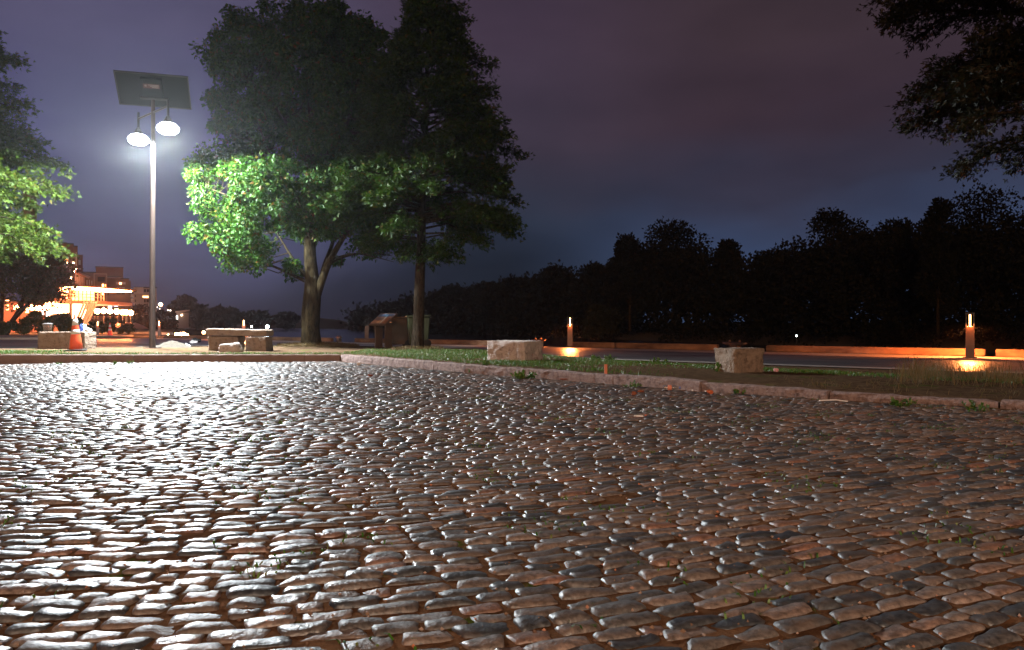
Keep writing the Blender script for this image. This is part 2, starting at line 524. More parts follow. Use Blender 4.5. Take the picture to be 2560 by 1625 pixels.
# ------------------------------------------------------------------ cobbled plaza
def cobble_mat():
    m = bpy.data.materials.new('granite_setts')
    m.use_nodes = True
    nt = m.node_tree
    b = nt.nodes['Principled BSDF']
    geo = _n(nt, 'ShaderNodeNewGeometry')
    tc = _n(nt, 'ShaderNodeTexCoord')
    base = ramp(nt, geo.outputs['Random Per Island'], [(0, (.034, .038, .044)), (.2, (.055, .053, .053)), (.45, (.105, .085, .074)), (.7, (.15, .112, .092)), (.9, (.185, .128, .102)), (1, (.20, .10, .068))])
    def noise(s, d=6, r=.65):
        n = _n(nt, 'ShaderNodeTexNoise'); n.inputs['Scale'].default_value = s; n.inputs['Detail'].default_value = d; n.inputs['Roughness'].default_value = r
        nt.links.new(tc.outputs['Object'], n.inputs['Vector'])
        return n.outputs['Fac']
    n1 = noise(45, 6, .7)
    mul = _n(nt, 'ShaderNodeMix', data_type='RGBA', blend_type='MULTIPLY'); mul.inputs[0].default_value = 1
    nt.links.new(base, mul.inputs[6])
    nt.links.new(ramp(nt, n1, [(.34, (.4, .4, .4)), (.66, (1.55, 1.55, 1.55))]), mul.inputs[7])
    # dried mud smeared over some of the stones
    mud = _n(nt, 'ShaderNodeMix', data_type='RGBA')
    mudf = ramp(nt, noise(1.7), [(.52, (0, 0, 0)), (.66, (.7, .7, .7))])
    nt.links.new(mudf, mud.inputs[0]); nt.links.new(mul.outputs[2], mud.inputs[6]); mud.inputs[7].default_value = (.14, .085, .055, 1)
    nt.links.new(mud.outputs[2], b.inputs['Base Color'])
    rr = _n(nt, 'ShaderNodeMapRange')
    rr.inputs[1].default_value = .3; rr.inputs[2].default_value = .7; rr.inputs[3].default_value = .26; rr.inputs[4].default_value = .44
    nt.links.new(noise(16), rr.inputs[0])
    ri = _n(nt, 'ShaderNodeMath', operation='MULTIPLY_ADD'); ri.inputs[1].default_value = 7.31; ri.inputs[2].default_value = .17
    nt.links.new(geo.outputs['Random Per Island'], ri.inputs[0])
    rf_ = _n(nt, 'ShaderNodeMath', operation='FRACT'); nt.links.new(ri.outputs[0], rf_.inputs[0])
    rs_ = _n(nt, 'ShaderNodeMath', operation='MULTIPLY'); rs_.inputs[1].default_value = .22; nt.links.new(rf_.outputs[0], rs_.inputs[0])
    r0_ = _n(nt, 'ShaderNodeMath', operation='ADD'); nt.links.new(rr.outputs[0], r0_.inputs[0]); nt.links.new(rs_.outputs[0], r0_.inputs[1])
    r2 = _n(nt, 'ShaderNodeMath', operation='ADD')
    sc = _n(nt, 'ShaderNodeMath', operation='MULTIPLY'); sc.inputs[1].default_value = .25
    nt.links.new(mudf, sc.inputs[0]); nt.links.new(r0_.outputs[0], r2.inputs[0]); nt.links.new(sc.outputs[0], r2.inputs[1])
    nt.links.new(r2.outputs[0], b.inputs['Roughness'])
    b.inputs['Specular IOR Level'].default_value = .62
    bp = _n(nt, 'ShaderNodeBump'); bp.inputs['Strength'].default_value = .7; bp.inputs['Distance'].default_value = .009
    nt.links.new(noise(42, 4, .6), bp.inputs['Height'])
    nt.links.new(bp.outputs[0], b.inputs['Normal'])
    return m
M_cob = cobble_mat()

_us = np.linspace(-18, 16, 700)     # the courses swing away from the viewer towards the right
_sl = .03 + .45 * sstep(-1.9, .9, _us)
_gs = np.concatenate([[0], np.cumsum((_sl[1:] + _sl[:-1]) / 2 * np.diff(_us))])
_gs -= np.interp(-1.0, _us, _gs)
def row_shift(u): return np.interp(u, _us, _gs)
def row_slope(u): return np.interp(u, _us, _sl)

cx, cyy, ha, hb, rot = [], [], [], [], []
v0 = -8.0
while v0 < 21.0:
    pitch = rng.uniform(.072, .094)
    gap = rng.uniform(.004, .009)
    u = -15 + rng.uniform(0, .2)
    wav = rng.uniform(0, 6.28)
    while u < 12.5:
        cs = math.cos(math.atan(float(row_slope(u))))
        w = (rng.uniform(.105, .190) if rng.random() > .08 else rng.uniform(.06, .10)) * cs
        g = rng.uniform(.007, .021) * cs
        uc = u + w / 2
        y = v0 + float(row_shift(uc)) + .02 * math.sin(uc * .9 + v0 * .6) + .012 * math.sin(uc * 2.3 + wav)
        if .9 < y < 19 and abs(uc) < .70 * y + 1.6:
            cx.append(uc); cyy.append(y + rng.normal(0, .004)); ha.append(w / 2 / cs); hb.append((pitch * cs - gap) / 2 * rng.uniform(.88, 1.03))
            rot.append(math.atan(float(row_slope(uc))) + rng.normal(0, .028))
        u += w + g
    v0 += pitch
cx, cyy, ha, hb, rot = map(np.array, (cx, cyy, ha, hb, rot))
keep = kerb_d(cx, cyy) < -.09
cx, cyy, ha, hb, rot = cx[keep], cyy[keep], ha[keep], hb[keep], rot[keep]
keep = rng.random(len(cx)) > .006
cx, cyy, ha, hb, rot = cx[keep], cyy[keep], ha[keep], hb[keep], rot[keep]

def plaza_z(X, Y):
    return .016 * np.sin(X * .55 + .4) * np.sin(Y * .45) + .006 * np.sin(X * 2.1 + Y * 1.3) + .004 * np.sin(Y * 3.3 - X * 1.1)

def setts(sel, nu, nv):
    X0, Y0, A, B, T = cx[sel], cyy[sel], ha[sel], hb[sel], rot[sel]
    N = len(X0)
    def axis(n):
        c = np.sin(np.linspace(-1, 1, n - 2) * math.pi / 2) * .97
        return np.concatenate([[-1.0], c, [1.0]])
    U, W = np.meshgrid(axis(nu), axis(nv), indexing='ij')
    U, W = U.ravel(), W.ravel()
    edge = (np.abs(U) > .99) | (np.abs(W) > .99)
    kx = 1 - .06 * np.abs(W) ** 4
    ky = 1 - .14 * np.abs(U) ** 6
    j = rng.normal(0, 1, (N, 4))
    lx = A[:, None] * U * kx * (1 + .10 * j[:, :1] * W)
    ly = B[:, None] * W * ky * (1 + .14 * j[:, 1:2] * U) + B[:, None] * .10 * j[:, 2:3] * U ** 2
    lx = lx + rng.normal(0, .0022, lx.shape); ly = ly + rng.normal(0, .0022, ly.shape)
    H = rng.uniform(.007, .0155, N)
    crown = rng.uniform(.0, .006, N)
    prof = np.sqrt(np.clip(1 - np.abs(U) ** 12, 0, 1)) * np.sqrt(np.clip(1 - np.abs(W) ** 7, 0, 1))
    Z = H[:, None] * prof + crown[:, None] * (1 - U ** 2) * (1 - W ** 2)
    Z = Z + (rng.normal(0, .030, (N, 1)) * lx + rng.normal(0, .05, (N, 1)) * ly) * prof
    Z = Z + rng.normal(0, .0012, Z.shape)
    hol = rng.uniform(-.004, .003, (N, 1)) * np.cos(U * 2.2 + j[:, 3:4]) * prof
    Z = Z + hol
    Z = np.where(edge, -.02, Z)
    c, s = np.cos(T)[:, None], np.sin(T)[:, None]
    wx = X0[:, None] + lx * c - ly * s
    wy = Y0[:, None] + lx * s + ly * c
    wz = Z + plaza_z(X0, Y0)[:, None] - .004
    V = np.stack([wx, wy, wz], -1).reshape(-1, 3)
    q = np.arange(nu * nv).reshape(nu, nv)
    Fq = np.stack([q[:-1, :-1], q[1:, :-1], q[1:, 1:], q[:-1, 1:]], -1).reshape(-1, 4)
    Fq = (np.arange(N)[:, None, None] * (nu * nv) + Fq[None]).reshape(-1, 4)
    return V, Fq
near = cyy < 5.0
V1, F1 = setts(near, 9, 7)
V2, F2 = setts(~near, 6, 6)
o = np_mesh('cobblestone_road', np.concatenate([V1, V2]), np.concatenate([F1, F2 + len(V1)]), M_cob, smooth=True)
tag(o, kind='structure')

# earth in the joints
xs = np.linspace(-20, 15, 150); ys = np.concatenate([np.linspace(-14, .5, 12)[:-1], np.linspace(.5, 19, 150)])
XX, YY = np.meshgrid(xs, ys)
ZZ = plaza_z(XX, YY) - .001 + bumps(XX, YY, 2.3) * .005
ZZ = np.where(kerb_d(XX, YY) > .2, -.3, ZZ)
V = np.stack([XX, YY, ZZ], -1).reshape(-1, 3)
idx = np.arange(XX.size).reshape(XX.shape)
FQ = np.stack([idx[:-1, :-1], idx[:-1, 1:], idx[1:, 1:], idx[1:, :-1]], -1).reshape(-1, 4)
o = np_mesh('road_bed', V, FQ, M_joint, smooth=True)
tag(o, kind='structure')

# loose grit and chips caught between the stones
n = 9000
X = rng.uniform(-7, 8, n); Y = 1.6 + 8 * rng.random(n) ** 1.4
k = (kerb_d(X, Y) < -.1) & (np.abs(X) < .7 * Y + .4)
X, Y = X[k], Y[k]; n = len(X)
S = rng.uniform(.003, .009, n)
oct_ = np.array([(1, 0, 0), (0, 1, 0), (-1, 0, 0), (0, -1, 0), (0, 0, .8), (0, 0, -.8)])
V = np.stack([X, Y, plaza_z(X, Y) + .006], -1)[:, None, :] + oct_[None] * S[:, None, None] * rng.uniform(.6, 1.3, (n, 6, 1))
fo = np.array([(0, 1, 4), (1, 2, 4), (2, 3, 4), (3, 0, 4), (1, 0, 5), (2, 1, 5), (3, 2, 5), (0, 3, 5)])
M_grit = leaf_mat('grit', [(0, (.10, .05, .03)), (.5, (.22, .13, .08)), (.85, (.35, .25, .20)), (1, (.45, .14, .05))], rough=.8, transl=0.0)
o = np_mesh('grit', V.reshape(-1, 3), (np.arange(n)[:, None, None] * 6 + fo[None]).reshape(-1, 3), M_grit); tag(o, kind='stuff')

# ------------------------------------------------------------------ kerbs
def kerb_run(name, pts, m, wid, stone, gap, seed, wob=.004, chamf=.015, ztop=None):
    rg = np.random.default_rng(seed)
    pts = [np.array(p, float) for p in pts]
    seg = [0]
    for a, b in zip(pts[:-1], pts[1:]): seg.append(seg[-1] + np.linalg.norm(b - a))
    def pos(s):
        i = min(max(np.searchsorted(seg, s) - 1, 0), len(pts) - 2)
        t = (s - seg[i]) / (seg[i + 1] - seg[i])
        d = (pts[i + 1] - pts[i]) / (seg[i + 1] - seg[i])
        return pts[i] + (pts[i + 1] - pts[i]) * t, np.array((-d[1], d[0])) if d[0] > 0 else np.array((d[1], -d[0]))
    mb = MB()
    s = 0
    while s < seg[-1] - .3:
        L = min(stone * rg.uniform(.75, 1.3), seg[-1] - s)
        n = max(2, int(L / .12))
        dz = rg.normal(0, wob); dn = rg.normal(0, wob * 1.2)
        rings = []
        for i in range(n + 1):
            q = s + gap + (L - 2 * gap) * i / n
            p, nn = pos(q)
            if nn[1] < 0: nn = -nn
            zt = float(np.interp(p[0], KTOP_X, KTOP_Z)) + dz + rg.normal(0, wob * .35)
            if name != 'concrete_kerb' and rg.random() < .06: zt -= rg.uniform(.006, .02)
            j = rg.normal(0, wob * .5, 5)
            e = 0.0 if 0 < i < n else .006
            prof = [(.0 + j[0] + dn, -.12), (-.004 + j[1] + dn, zt * .45), (.002 + j[2] + dn, zt - chamf - e), (chamf + j[3] + dn, zt - e), (wid, zt - e + j[4]), (wid, -.12)]
            rings.append([(p[0] + nn[0] * a, p[1] + nn[1] * a, z) for a, z in prof])
        vs = [v for r in rings for v in r]
        fs = [(i * 6 + k, (i + 1) * 6 + k, (i + 1) * 6 + (k + 1) % 6, i * 6 + (k + 1) % 6) for i in range(n) for k in range(6)]
        fs += [tuple(range(6)), tuple(n * 6 + k for k in range(5, -1, -1))]
        mb.add(vs, fs)
        s += L
    o = mb.build(name, m, smooth=False)
    return tag(o, kind='structure')
M_ck = mat('kerb_concrete', (.16, .095, .070), (.23, .15, .115), scale=2.2, rough=.8, bump=.25, bscale=70)
M_gk = mat('kerb_granite', (.07, .04, .03), (.25, .165, .145), scale=16, rough=.85, bump=1, bscale=60, c3=(.34, .25, .22), detail=9)
kerb_run('concrete_kerb', KERB[:3], M_ck, .17, 3.2, .004, 3, wob=.003, chamf=.022)
kerb_run('granite_kerb', KERB[2:], M_gk, .15, 2.0, .012, 4, wob=.008, chamf=.018)

# ------------------------------------------------------------------ grass
def blades(name, X, Y, Z, H, lean, wid, m, kind='stuff', parent=None, twist=None):
    N = len(X)
    an = rng.uniform(0, 2 * math.pi, N)
    dx, dy = np.cos(an) * lean * H, np.sin(an) * lean * H
    wa = an + math.pi / 2 + rng.normal(0, .5, N)
    wx, wy = np.cos(wa) * wid / 2, np.sin(wa) * wid / 2
    V = np.empty((N, 5, 3))
    V[:, 0] = np.stack([X - wx, Y - wy, Z - .004], -1); V[:, 1] = np.stack([X + wx, Y + wy, Z - .004], -1)
    mx, my, mz = X + dx * .35, Y + dy * .35, Z + H * .62
    V[:, 2] = np.stack([mx + wx * .8, my + wy * .8, mz], -1); V[:, 3] = np.stack([mx - wx * .8, my - wy * .8, mz], -1)
    V[:, 4] = np.stack([X + dx, Y + dy, Z + H * (1 - .25 * np.minimum(lean, 1.5))], -1)
    V = V.reshape(-1, 3)
    b = np.arange(N)[:, None] * 5
    Fq = np.concatenate([b + np.array([[0, 1, 2]]), b + np.array([[0, 2, 3]]), b + np.array([[3, 2, 4]])], 0)
    o = np_mesh(name, V, Fq, m, parent=parent)
    if kind: tag(o, kind=kind)
    return o
M_grass = leaf_mat('grass_blades', [(0, (.022, .08, .006)), (.5, (.05, .13, .009)), (.8, (.09, .15, .015)), (1, (.16, .13, .04))], rough=.5, transl=.3)
M_dry = leaf_mat('dry_grass_blades', [(0, (.13, .075, .025)), (.6, (.19, .12, .045)), (.85, (.09, .08, .022)), (1, (.06, .07, .012))], rough=.7, transl=.3)
N0 = 420000
X = rng.uniform(-17, 12, N0); Y = rng.uniform(5, 24, N0)
d = kerb_d(X, Y)
pat = bumps(X, Y, 1.3) + .5 * bumps(X + 9, Y - 4, 3.1)
left = X < -4.2
dens = np.where(left,
    sstep(.1, .22, d) * (1 - sstep(.75, 1.15, d)) * (.75 + .4 * pat),
    sstep(.2, .5, d) * (1 - sstep(4.1, 4.7, d)) * np.clip(.62 + 1.1 * pat, 0, 1))
# left end of the strip is turf right to its back edge
dens = np.where(X < -10.6, np.clip(sstep(.1, .25, d) * (1 - sstep(2.2, 2.7, d)) * (.8 + .5 * pat), 0, 1), dens)
# right: bare earth along the kerb, grass only in a band further back
bare = sstep(.5, 2.6, X)
dens = np.where(~left, dens * (1 - bare * (1 - sstep(1.0 + .45 * X.clip(0, 4), 1.5 + .45 * X.clip(0, 4), d))), dens)
far_c = sstep(20.5, 21.5, Y) * (X > -4.5)
dens = dens * (1 - .6 * far_c)
inv = np.abs(X) < .70 * Y + 1.5
k = (rng.random(N0) < dens) & inv & (d > .18)
X, Y = X[k], Y[k]
Z = land(X, Y)
H = rng.uniform(.025, .06, len(X)) * (1 + .5 * bumps(X, Y, 2))
blades('grass', X, Y, Z, np.clip(H, .015, .1), rng.uniform(.4, 1.5, len(X)), rng.uniform(.006, .012, len(X)), M_grass)
# dry grass: hay round the trees, and the tall dead stand at the right
def ring(c, r, n):
    a = rng.uniform(0, 6.283, n); q = r * np.sqrt(rng.random(n))
    return c[0] + q * np.cos(a), c[1] + q * np.sin(a)
xa, ya = ring(TREE_A, 1.25, 5200); xb, yb = ring((TREE_B[0], TREE_B[1] - .15), .75, 1500)
X = np.concatenate([xa, xb]); Y = np.concatenate([ya, yb])
blades('hay', X, Y, land(X, Y), rng.uniform(.05, .13, len(X)), rng.uniform(.5, 1.7, len(X)), .007, M_dry)
n = 26000
X = rng.uniform(4.2, 10.5, n); Y = rng.uniform(6, 14, n)
d = kerb_d(X, Y)
t = rng.random(n)
k = (t < sstep(1.6, 2.5, d) * (1 - sstep(4.2, 4.8, d)) * np.clip(.55 + 1.4 * bumps(X, Y, 1.7), .02, 1) * sstep(.485, .545, X / Y))
X, Y = X[k], Y[k]
H = rng.uniform(.14, .46, len(X)) * np.clip(.75 + .8 * bumps(X + 3, Y, 1.5), .3, 1.3)
blades('dry_grass', X, Y, land(X, Y), H, rng.uniform(.15, .9, len(X)), .006, M_dry)
n = 5000
X = rng.uniform(3.6, 8, n); Y = rng.uniform(5, 11, n); d = kerb_d(X, Y)
k = (d > .3) & (d < 2.4) & (rng.random(n) < np.clip(.25 + 1.2 * bumps(X, Y, 2.5), 0, .9))
X, Y = X[k], Y[k]
blades('straw', X, Y, land(X, Y), rng.uniform(.03, .09, len(X)), rng.uniform(.8, 2.2, len(X)), .006, M_dry)
# moss and seedlings in the joints of the plaza
n = 60000
X = rng.uniform(-6, 8, n); Y = rng.uniform(1.4, 9, n)
pm = bumps(X * 1.0, Y, 4.2)
k = (kerb_d(X, Y) < -.1) & (np.abs(X) < .7 * Y + .5) & (rng.random(n) < sstep(.12, .5, pm) * .9)
X, Y = X[k], Y[k]
blades('moss', X, Y, plaza_z(X, Y) + .001, rng.uniform(.014, .028, len(X)), rng.uniform(.5, 2, len(X)), .008, M_grass)
# ------------------------------------------------------------------ trees
M_bark = mat('bark', (.007, .005, .003), (.055, .042, .020), scale=16, rough=.95, spec=.1, bump=1, bscale=26, stretch=(1, 1, .22))
M_bark2 = mat('oak_bark', (.008, .006, .004), (.062, .046, .030), scale=20, rough=.95, spec=.1, bump=1, bscale=34, stretch=(1, 1, .35))
M_leafA = leaf_mat('maple_leaves', [(0, (0.0113, 0.0389, 0.0036)), (.4, (0.0183, 0.0647, 0.0045)), (.75, (0.0318, 0.0874, 0.0072)), (.93, (0.0634, 0.0841, 0.0090)), (1, (0.0986, 0.0389, 0.0069))], rough=.5, transl=.18, spec=.12)
M_leafB = leaf_mat('oak_leaves', [(0, (0.0113, 0.0324, 0.0032)), (.5, (0.0211, 0.0550, 0.0045)), (.9, (0.0422, 0.0745, 0.0072)), (1, (0.0845, 0.0517, 0.0090))], rough=.5, transl=.18, spec=.12)
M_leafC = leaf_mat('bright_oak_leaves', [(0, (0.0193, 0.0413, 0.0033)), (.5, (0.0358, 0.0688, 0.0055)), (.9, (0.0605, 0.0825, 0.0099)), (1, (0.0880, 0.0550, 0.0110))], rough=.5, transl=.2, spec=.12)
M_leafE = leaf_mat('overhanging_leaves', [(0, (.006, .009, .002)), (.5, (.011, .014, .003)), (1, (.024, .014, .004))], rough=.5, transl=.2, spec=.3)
M_leafD = leaf_mat('roadside_leaves', [(0, (.03, .045, .008)), (.6, (.06, .075, .014)), (1, (.10, .08, .02))], rough=.6, transl=.3, spec=.3)
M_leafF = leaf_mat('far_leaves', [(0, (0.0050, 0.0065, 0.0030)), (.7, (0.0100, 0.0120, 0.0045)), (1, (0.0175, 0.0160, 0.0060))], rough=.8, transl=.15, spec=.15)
M_leafG = leaf_mat('olive_leaves', [(0, (.014, .016, .004)), (1, (.03, .03, .009))], rough=.7, transl=.2, spec=.2)

def unit(a):
    return a / np.maximum(np.linalg.norm(a, axis=-1, keepdims=True), 1e-9)

def leaf_geo(P, A, L, Wd, fold=.18, nrm=None):
    """folded kite leaves: base P, axis A (unit), length L, width Wd"""
    N = len(P)
    r = rng.normal(0, 1, (N, 3)) if nrm is None else nrm
    S = unit(np.cross(A, r)); Nn = np.cross(S, A)
    L = np.reshape(L, (-1, 1)) if np.ndim(L) else L
    Wd = np.reshape(Wd, (-1, 1)) if np.ndim(Wd) else Wd
    mid = P + A * L * .42
    V = np.empty((N, 4, 3))
    V[:, 0] = P; V[:, 1] = mid + S * Wd / 2 + Nn * Wd * fold
    V[:, 2] = P + A * L; V[:, 3] = mid - S * Wd / 2 + Nn * Wd * fold
    V = V.reshape(-1, 3)
    b = np.arange(N)[:, None] * 4
    return V, np.concatenate([b + np.array([[0, 1, 2]]), b + np.array([[0, 2, 3]])], 0)

def star_geo(P, A, L, wid=.22, rays=3, spread=.8):
    """lobed oak leaf: narrow kites fanning from one base"""
    N = len(P)
    r = rng.normal(0, 1, (N, 3))
    S = unit(np.cross(A, r)); Nn = np.cross(S, A)
    Vs, Fs, o = [], [], 0
    for k in range(rays):
        a = (k - (rays - 1) / 2) * spread
        D = A * math.cos(a) + S * math.sin(a)
        l = L * (1.0 if abs(a) < .1 else .72)
        V, Fc = leaf_geo(P, D, l, l * wid * (1.5 if abs(a) < .1 else 1.1), .1, Nn + rng.normal(0, .15, (N, 3)))
        Vs.append(V); Fs.append(Fc + o); o += len(V)
    return np.concatenate(Vs), np.concatenate(Fs)

def prof_at(prof, z):
    zs = [p[0] for p in prof]; return np.interp(z, zs, [p[1] for p in prof]), np.interp(z, zs, [p[2] for p in prof])

def px_prof(rows, tx, Y):
    """silhouette rows (py, xl, xr) -> (z, left radius, right radius), ascending z, about the trunk axis tx"""
    return sorted((HC - (py - CY) / F * Y, (tx - xl) / F * Y, (xr - tx) / F * Y) for py, xl, xr in rows)

def env_r(prof, z, phi):
    l, r = prof_at(prof, z)
    c = np.cos(phi)
    w = .5 + .5 * np.sign(c) * np.abs(c) ** .6
    return l * (1 - w) + r * w

def round_tree(name, base, prof, trunk, limbs, n_cl, n_leaf, leaf, lw, m_leaf, m_bark, label, cat='tree', cl_r=(.17, .5), seed=1, droop=.5, depth_k=.9, inner=.42, reject=None):
    rg = np.random.default_rng(seed)
    root = thing(name, base, label, cat)
    bz = Vector(base)
    zs = np.array([p[0] for p in prof])
    C, Rr = [], []
    while len(C) < n_cl:
        z = rg.uniform(zs[0], zs[-1]); l, r = prof_at(prof, z)
        if rg.random() > (l + r) / 2 / max((p[1] + p[2]) / 2 for p in prof) + .06: continue
        ph = rg.uniform(0, 2 * math.pi)
        cr = rg.uniform(*cl_r)
        Rm = max(.05, float(env_r(prof, z, ph)) - cr * .72)
        q = Rm * rg.random() ** inner + rg.normal(0, .10)
        if reject is not None:
            yy = bz.y + q * math.sin(ph) * depth_k
            if reject(CX + F * (bz.x + q * math.cos(ph)) / yy, CY - F * (z - HC) / yy, rg.random()): continue
        C.append((q * math.cos(ph), q * math.sin(ph) * depth_k, z - bz.z)); Rr.append(cr)
    C = np.array(C); Rr = np.array(Rr)
    tb = MB()
    lim_pts = []
    for pts, r0, r1 in [trunk] + limbs:
        pts = [Vector(p) - bz for p in pts]
        # round the polyline off
        for _ in range(2):
            q = [pts[0]]
            for a, b in zip(pts[:-1], pts[1:]): q += [a.lerp(b, .25), a.lerp(b, .75)]
            q.append(pts[-1]); pts = q
        n = len(pts)
        if isinstance(r0, (list, tuple)):
            rad = list(np.interp(np.linspace(0, 1, n), np.linspace(0, 1, len(r0)), r0))
        else:
            rad = [r0 + (r1 - r0) * i / (n - 1) for i in range(n)]
        tb.tube(pts, rad, 12 if rad[0] > .1 else 7)
        lim_pts += [(p, rd) for p, rd in zip(pts[n // 3:], rad[n // 3:])]
    LP = np.array([p[0][:] for p in lim_pts]); LR = np.array([p[1] for p in lim_pts])
    for c in C:
        dz = LP[:, 2] - c[2]
        cost = np.linalg.norm(LP - c, axis=1) + np.where(dz > -.1, 1.5 * (dz + .1), 0)
        i = int(np.argmin(cost)); a = Vector(LP[i]); b = Vector(c)
        m_ = a.lerp(b, .5) + Vector((0, 0, -.12 * (b - a).length)) + Vector(rg.normal(0, .06, 3))
        r0 = min(LR[i] * .6, .012 + .012 * (b - a).length)
        tb.tube([a, a.lerp(m_, .55), m_, b.lerp(m_, .4), b], [r0, r0 * .8, r0 * .6, r0 * .45, .004], 5, cap=False)
    t = tb.build('trunk', m_bark, root, smooth=True)
    # leaves in shoots round each clump
    N = n_cl * n_leaf
    ci = np.repeat(np.arange(n_cl), n_leaf)
    g = rg.normal(0, 1, (N, 3)); g = unit(g) * (rg.random((N, 1)) ** .45)
    P = C[ci] + g * Rr[ci][:, None] * np.array([1.0, 1.0, .82])
    A = unit(g * .7 + rg.normal(0, .55, (N, 3)) + np.array([0, 0, -droop]))
    Ls = leaf * np.clip(rg.normal(.95, .28, N), .4, 1.6)
    V, Fc = leaf_geo(P, A, Ls, Ls * lw)
    np_mesh('crown', V, Fc, m_leaf, root)
    return root

def layered_tree(name, base, prof, trunk, n_limb, m_leaf, m_bark, label, leaf=.11, cat='tree', seed=1, spray=.34, per_m=120, rise=(-.15, .45), start=.3, side=None, dens_tip=1.0, extra=None, zmin=None):
    """pin-oak habit: level limbs carrying flat sprays of lobed leaves"""
    rg = np.random.default_rng(seed)
    root = thing(name, base, label, cat)
    bz = Vector(base)
    tb = MB()
    pts = [Vector(p) - bz for p in trunk[0]]
    n = len(pts)
    tr = trunk[1]
    pp = []; rr = []
    for i in range(n - 1):
        for k in range(4):
            t = k / 4
            pp.append(pts[i].lerp(pts[i + 1], t)); rr.append(tr[i] + (tr[i + 1] - tr[i]) * t)
    pp.append(pts[-1]); rr.append(tr[-1])
    tb.tube(pp, rr, 12)
    TZ = np.array([p.z for p in pp]); TXY = np.array([(p.x, p.y) for p in pp])
    z0, z1 = prof[0][0], prof[-1][0]
    Ps, As = [], []
    limbs = []
    for k in range(n_limb):
        z = z0 + (z1 - z0) * (k + rg.random()) / n_limb
        ph = rg.uniform(0, 2 * math.pi) if side is None else rg.uniform(*side)
        limbs.append((z, ph, rg.uniform(.72, 1.0)))
    if extra: limbs += extra
    for z, ph, fr in limbs:
        Rm = float(env_r(prof, z, ph)) * fr
        if Rm < .15: continue
        t = (z - z0) / (z1 - z0)
        rs = rise[0] + (rise[1] - rise[0]) * t
        zz = z - bz.z
        zs_ = zz - rs * Rm * .8 - .05
        zs_ = min(max(zs_, TZ[0] + .5), TZ[-1])
        a = Vector((float(np.interp(zs_, TZ, TXY[:, 0])), float(np.interp(zs_, TZ, TXY[:, 1])), zs_))
        tip = Vector((a.x * .3 + Rm * math.cos(ph), a.y * .3 + Rm * math.sin(ph) * .95, zz + rg.normal(0, .06)))
        m1 = a.lerp(tip, .4) + Vector((0, 0, .10 * Rm * (1 - t))) + Vector(rg.normal(0, .05, 3))
        m2 = a.lerp(tip, .75) + Vector((0, 0, .07 * Rm)) + Vector(rg.normal(0, .05, 3))
        poly = [a, m1, m2, tip]
        r0 = .012 + .012 * Rm
        tb.tube(poly, [r0, r0 * .7, r0 * .4, .004], 5, cap=False)
        ln = (tip - a).length
        ns = max(20, int(per_m * ln * (1 - start)))
        # side twigs carry the sprays
        ntw = max(4, int(ln * (1 - start) * 7))
        for q in range(ntw):
            s = start + (1 - start) * ((q + rg.random()) / ntw)
            i = min(int(s * 3), 2); fq = s * 3 - i
            c = np.array(poly[i].lerp(poly[i + 1], fq))
            dirx = np.array(poly[i + 1] - poly[i]); dirx /= np.linalg.norm(dirx) + 1e-9
            sd = np.array((-dirx[1], dirx[0], 0)) * (1 if rg.random() < .5 else -1)
            tl = spray * rg.uniform(.6, 1.5) * (1.15 - .5 * s)
            e = c + (sd * .8 + dirx * .7 + np.array((0, 0, rg.normal(-.05, .40)))) * tl
            if s > .93: e = c + dirx * tl * .9 + np.array((0, 0, rg.normal(0, .05)))
            if tl > .3: tb.tube([c, e], [.006, .002], 3, cap=False)
            m = max(4, int(ns / ntw * dens_tip))
            w = rg.random((m, 1))
            P = c + (e - c) * w + rg.normal(0, 1, (m, 3)) * np.array([.10, .10, .085]) * (spray / .34)
            A = unit((e - c) * 1.4 / (tl + 1e-6) + rg.normal(0, .75, (m, 3)) + np.array([0, 0, -.15]))
            Ps.append(P); As.append(A)
    tb.build('trunk', m_bark, root, smooth=True)
    P = np.concatenate(Ps); A = np.concatenate(As)
    V, Fc = star_geo(P, A, (leaf * rg.uniform(.7, 1.25, len(P)))[:, None])
    np_mesh('crown', V, Fc, m_leaf, root)
    return root

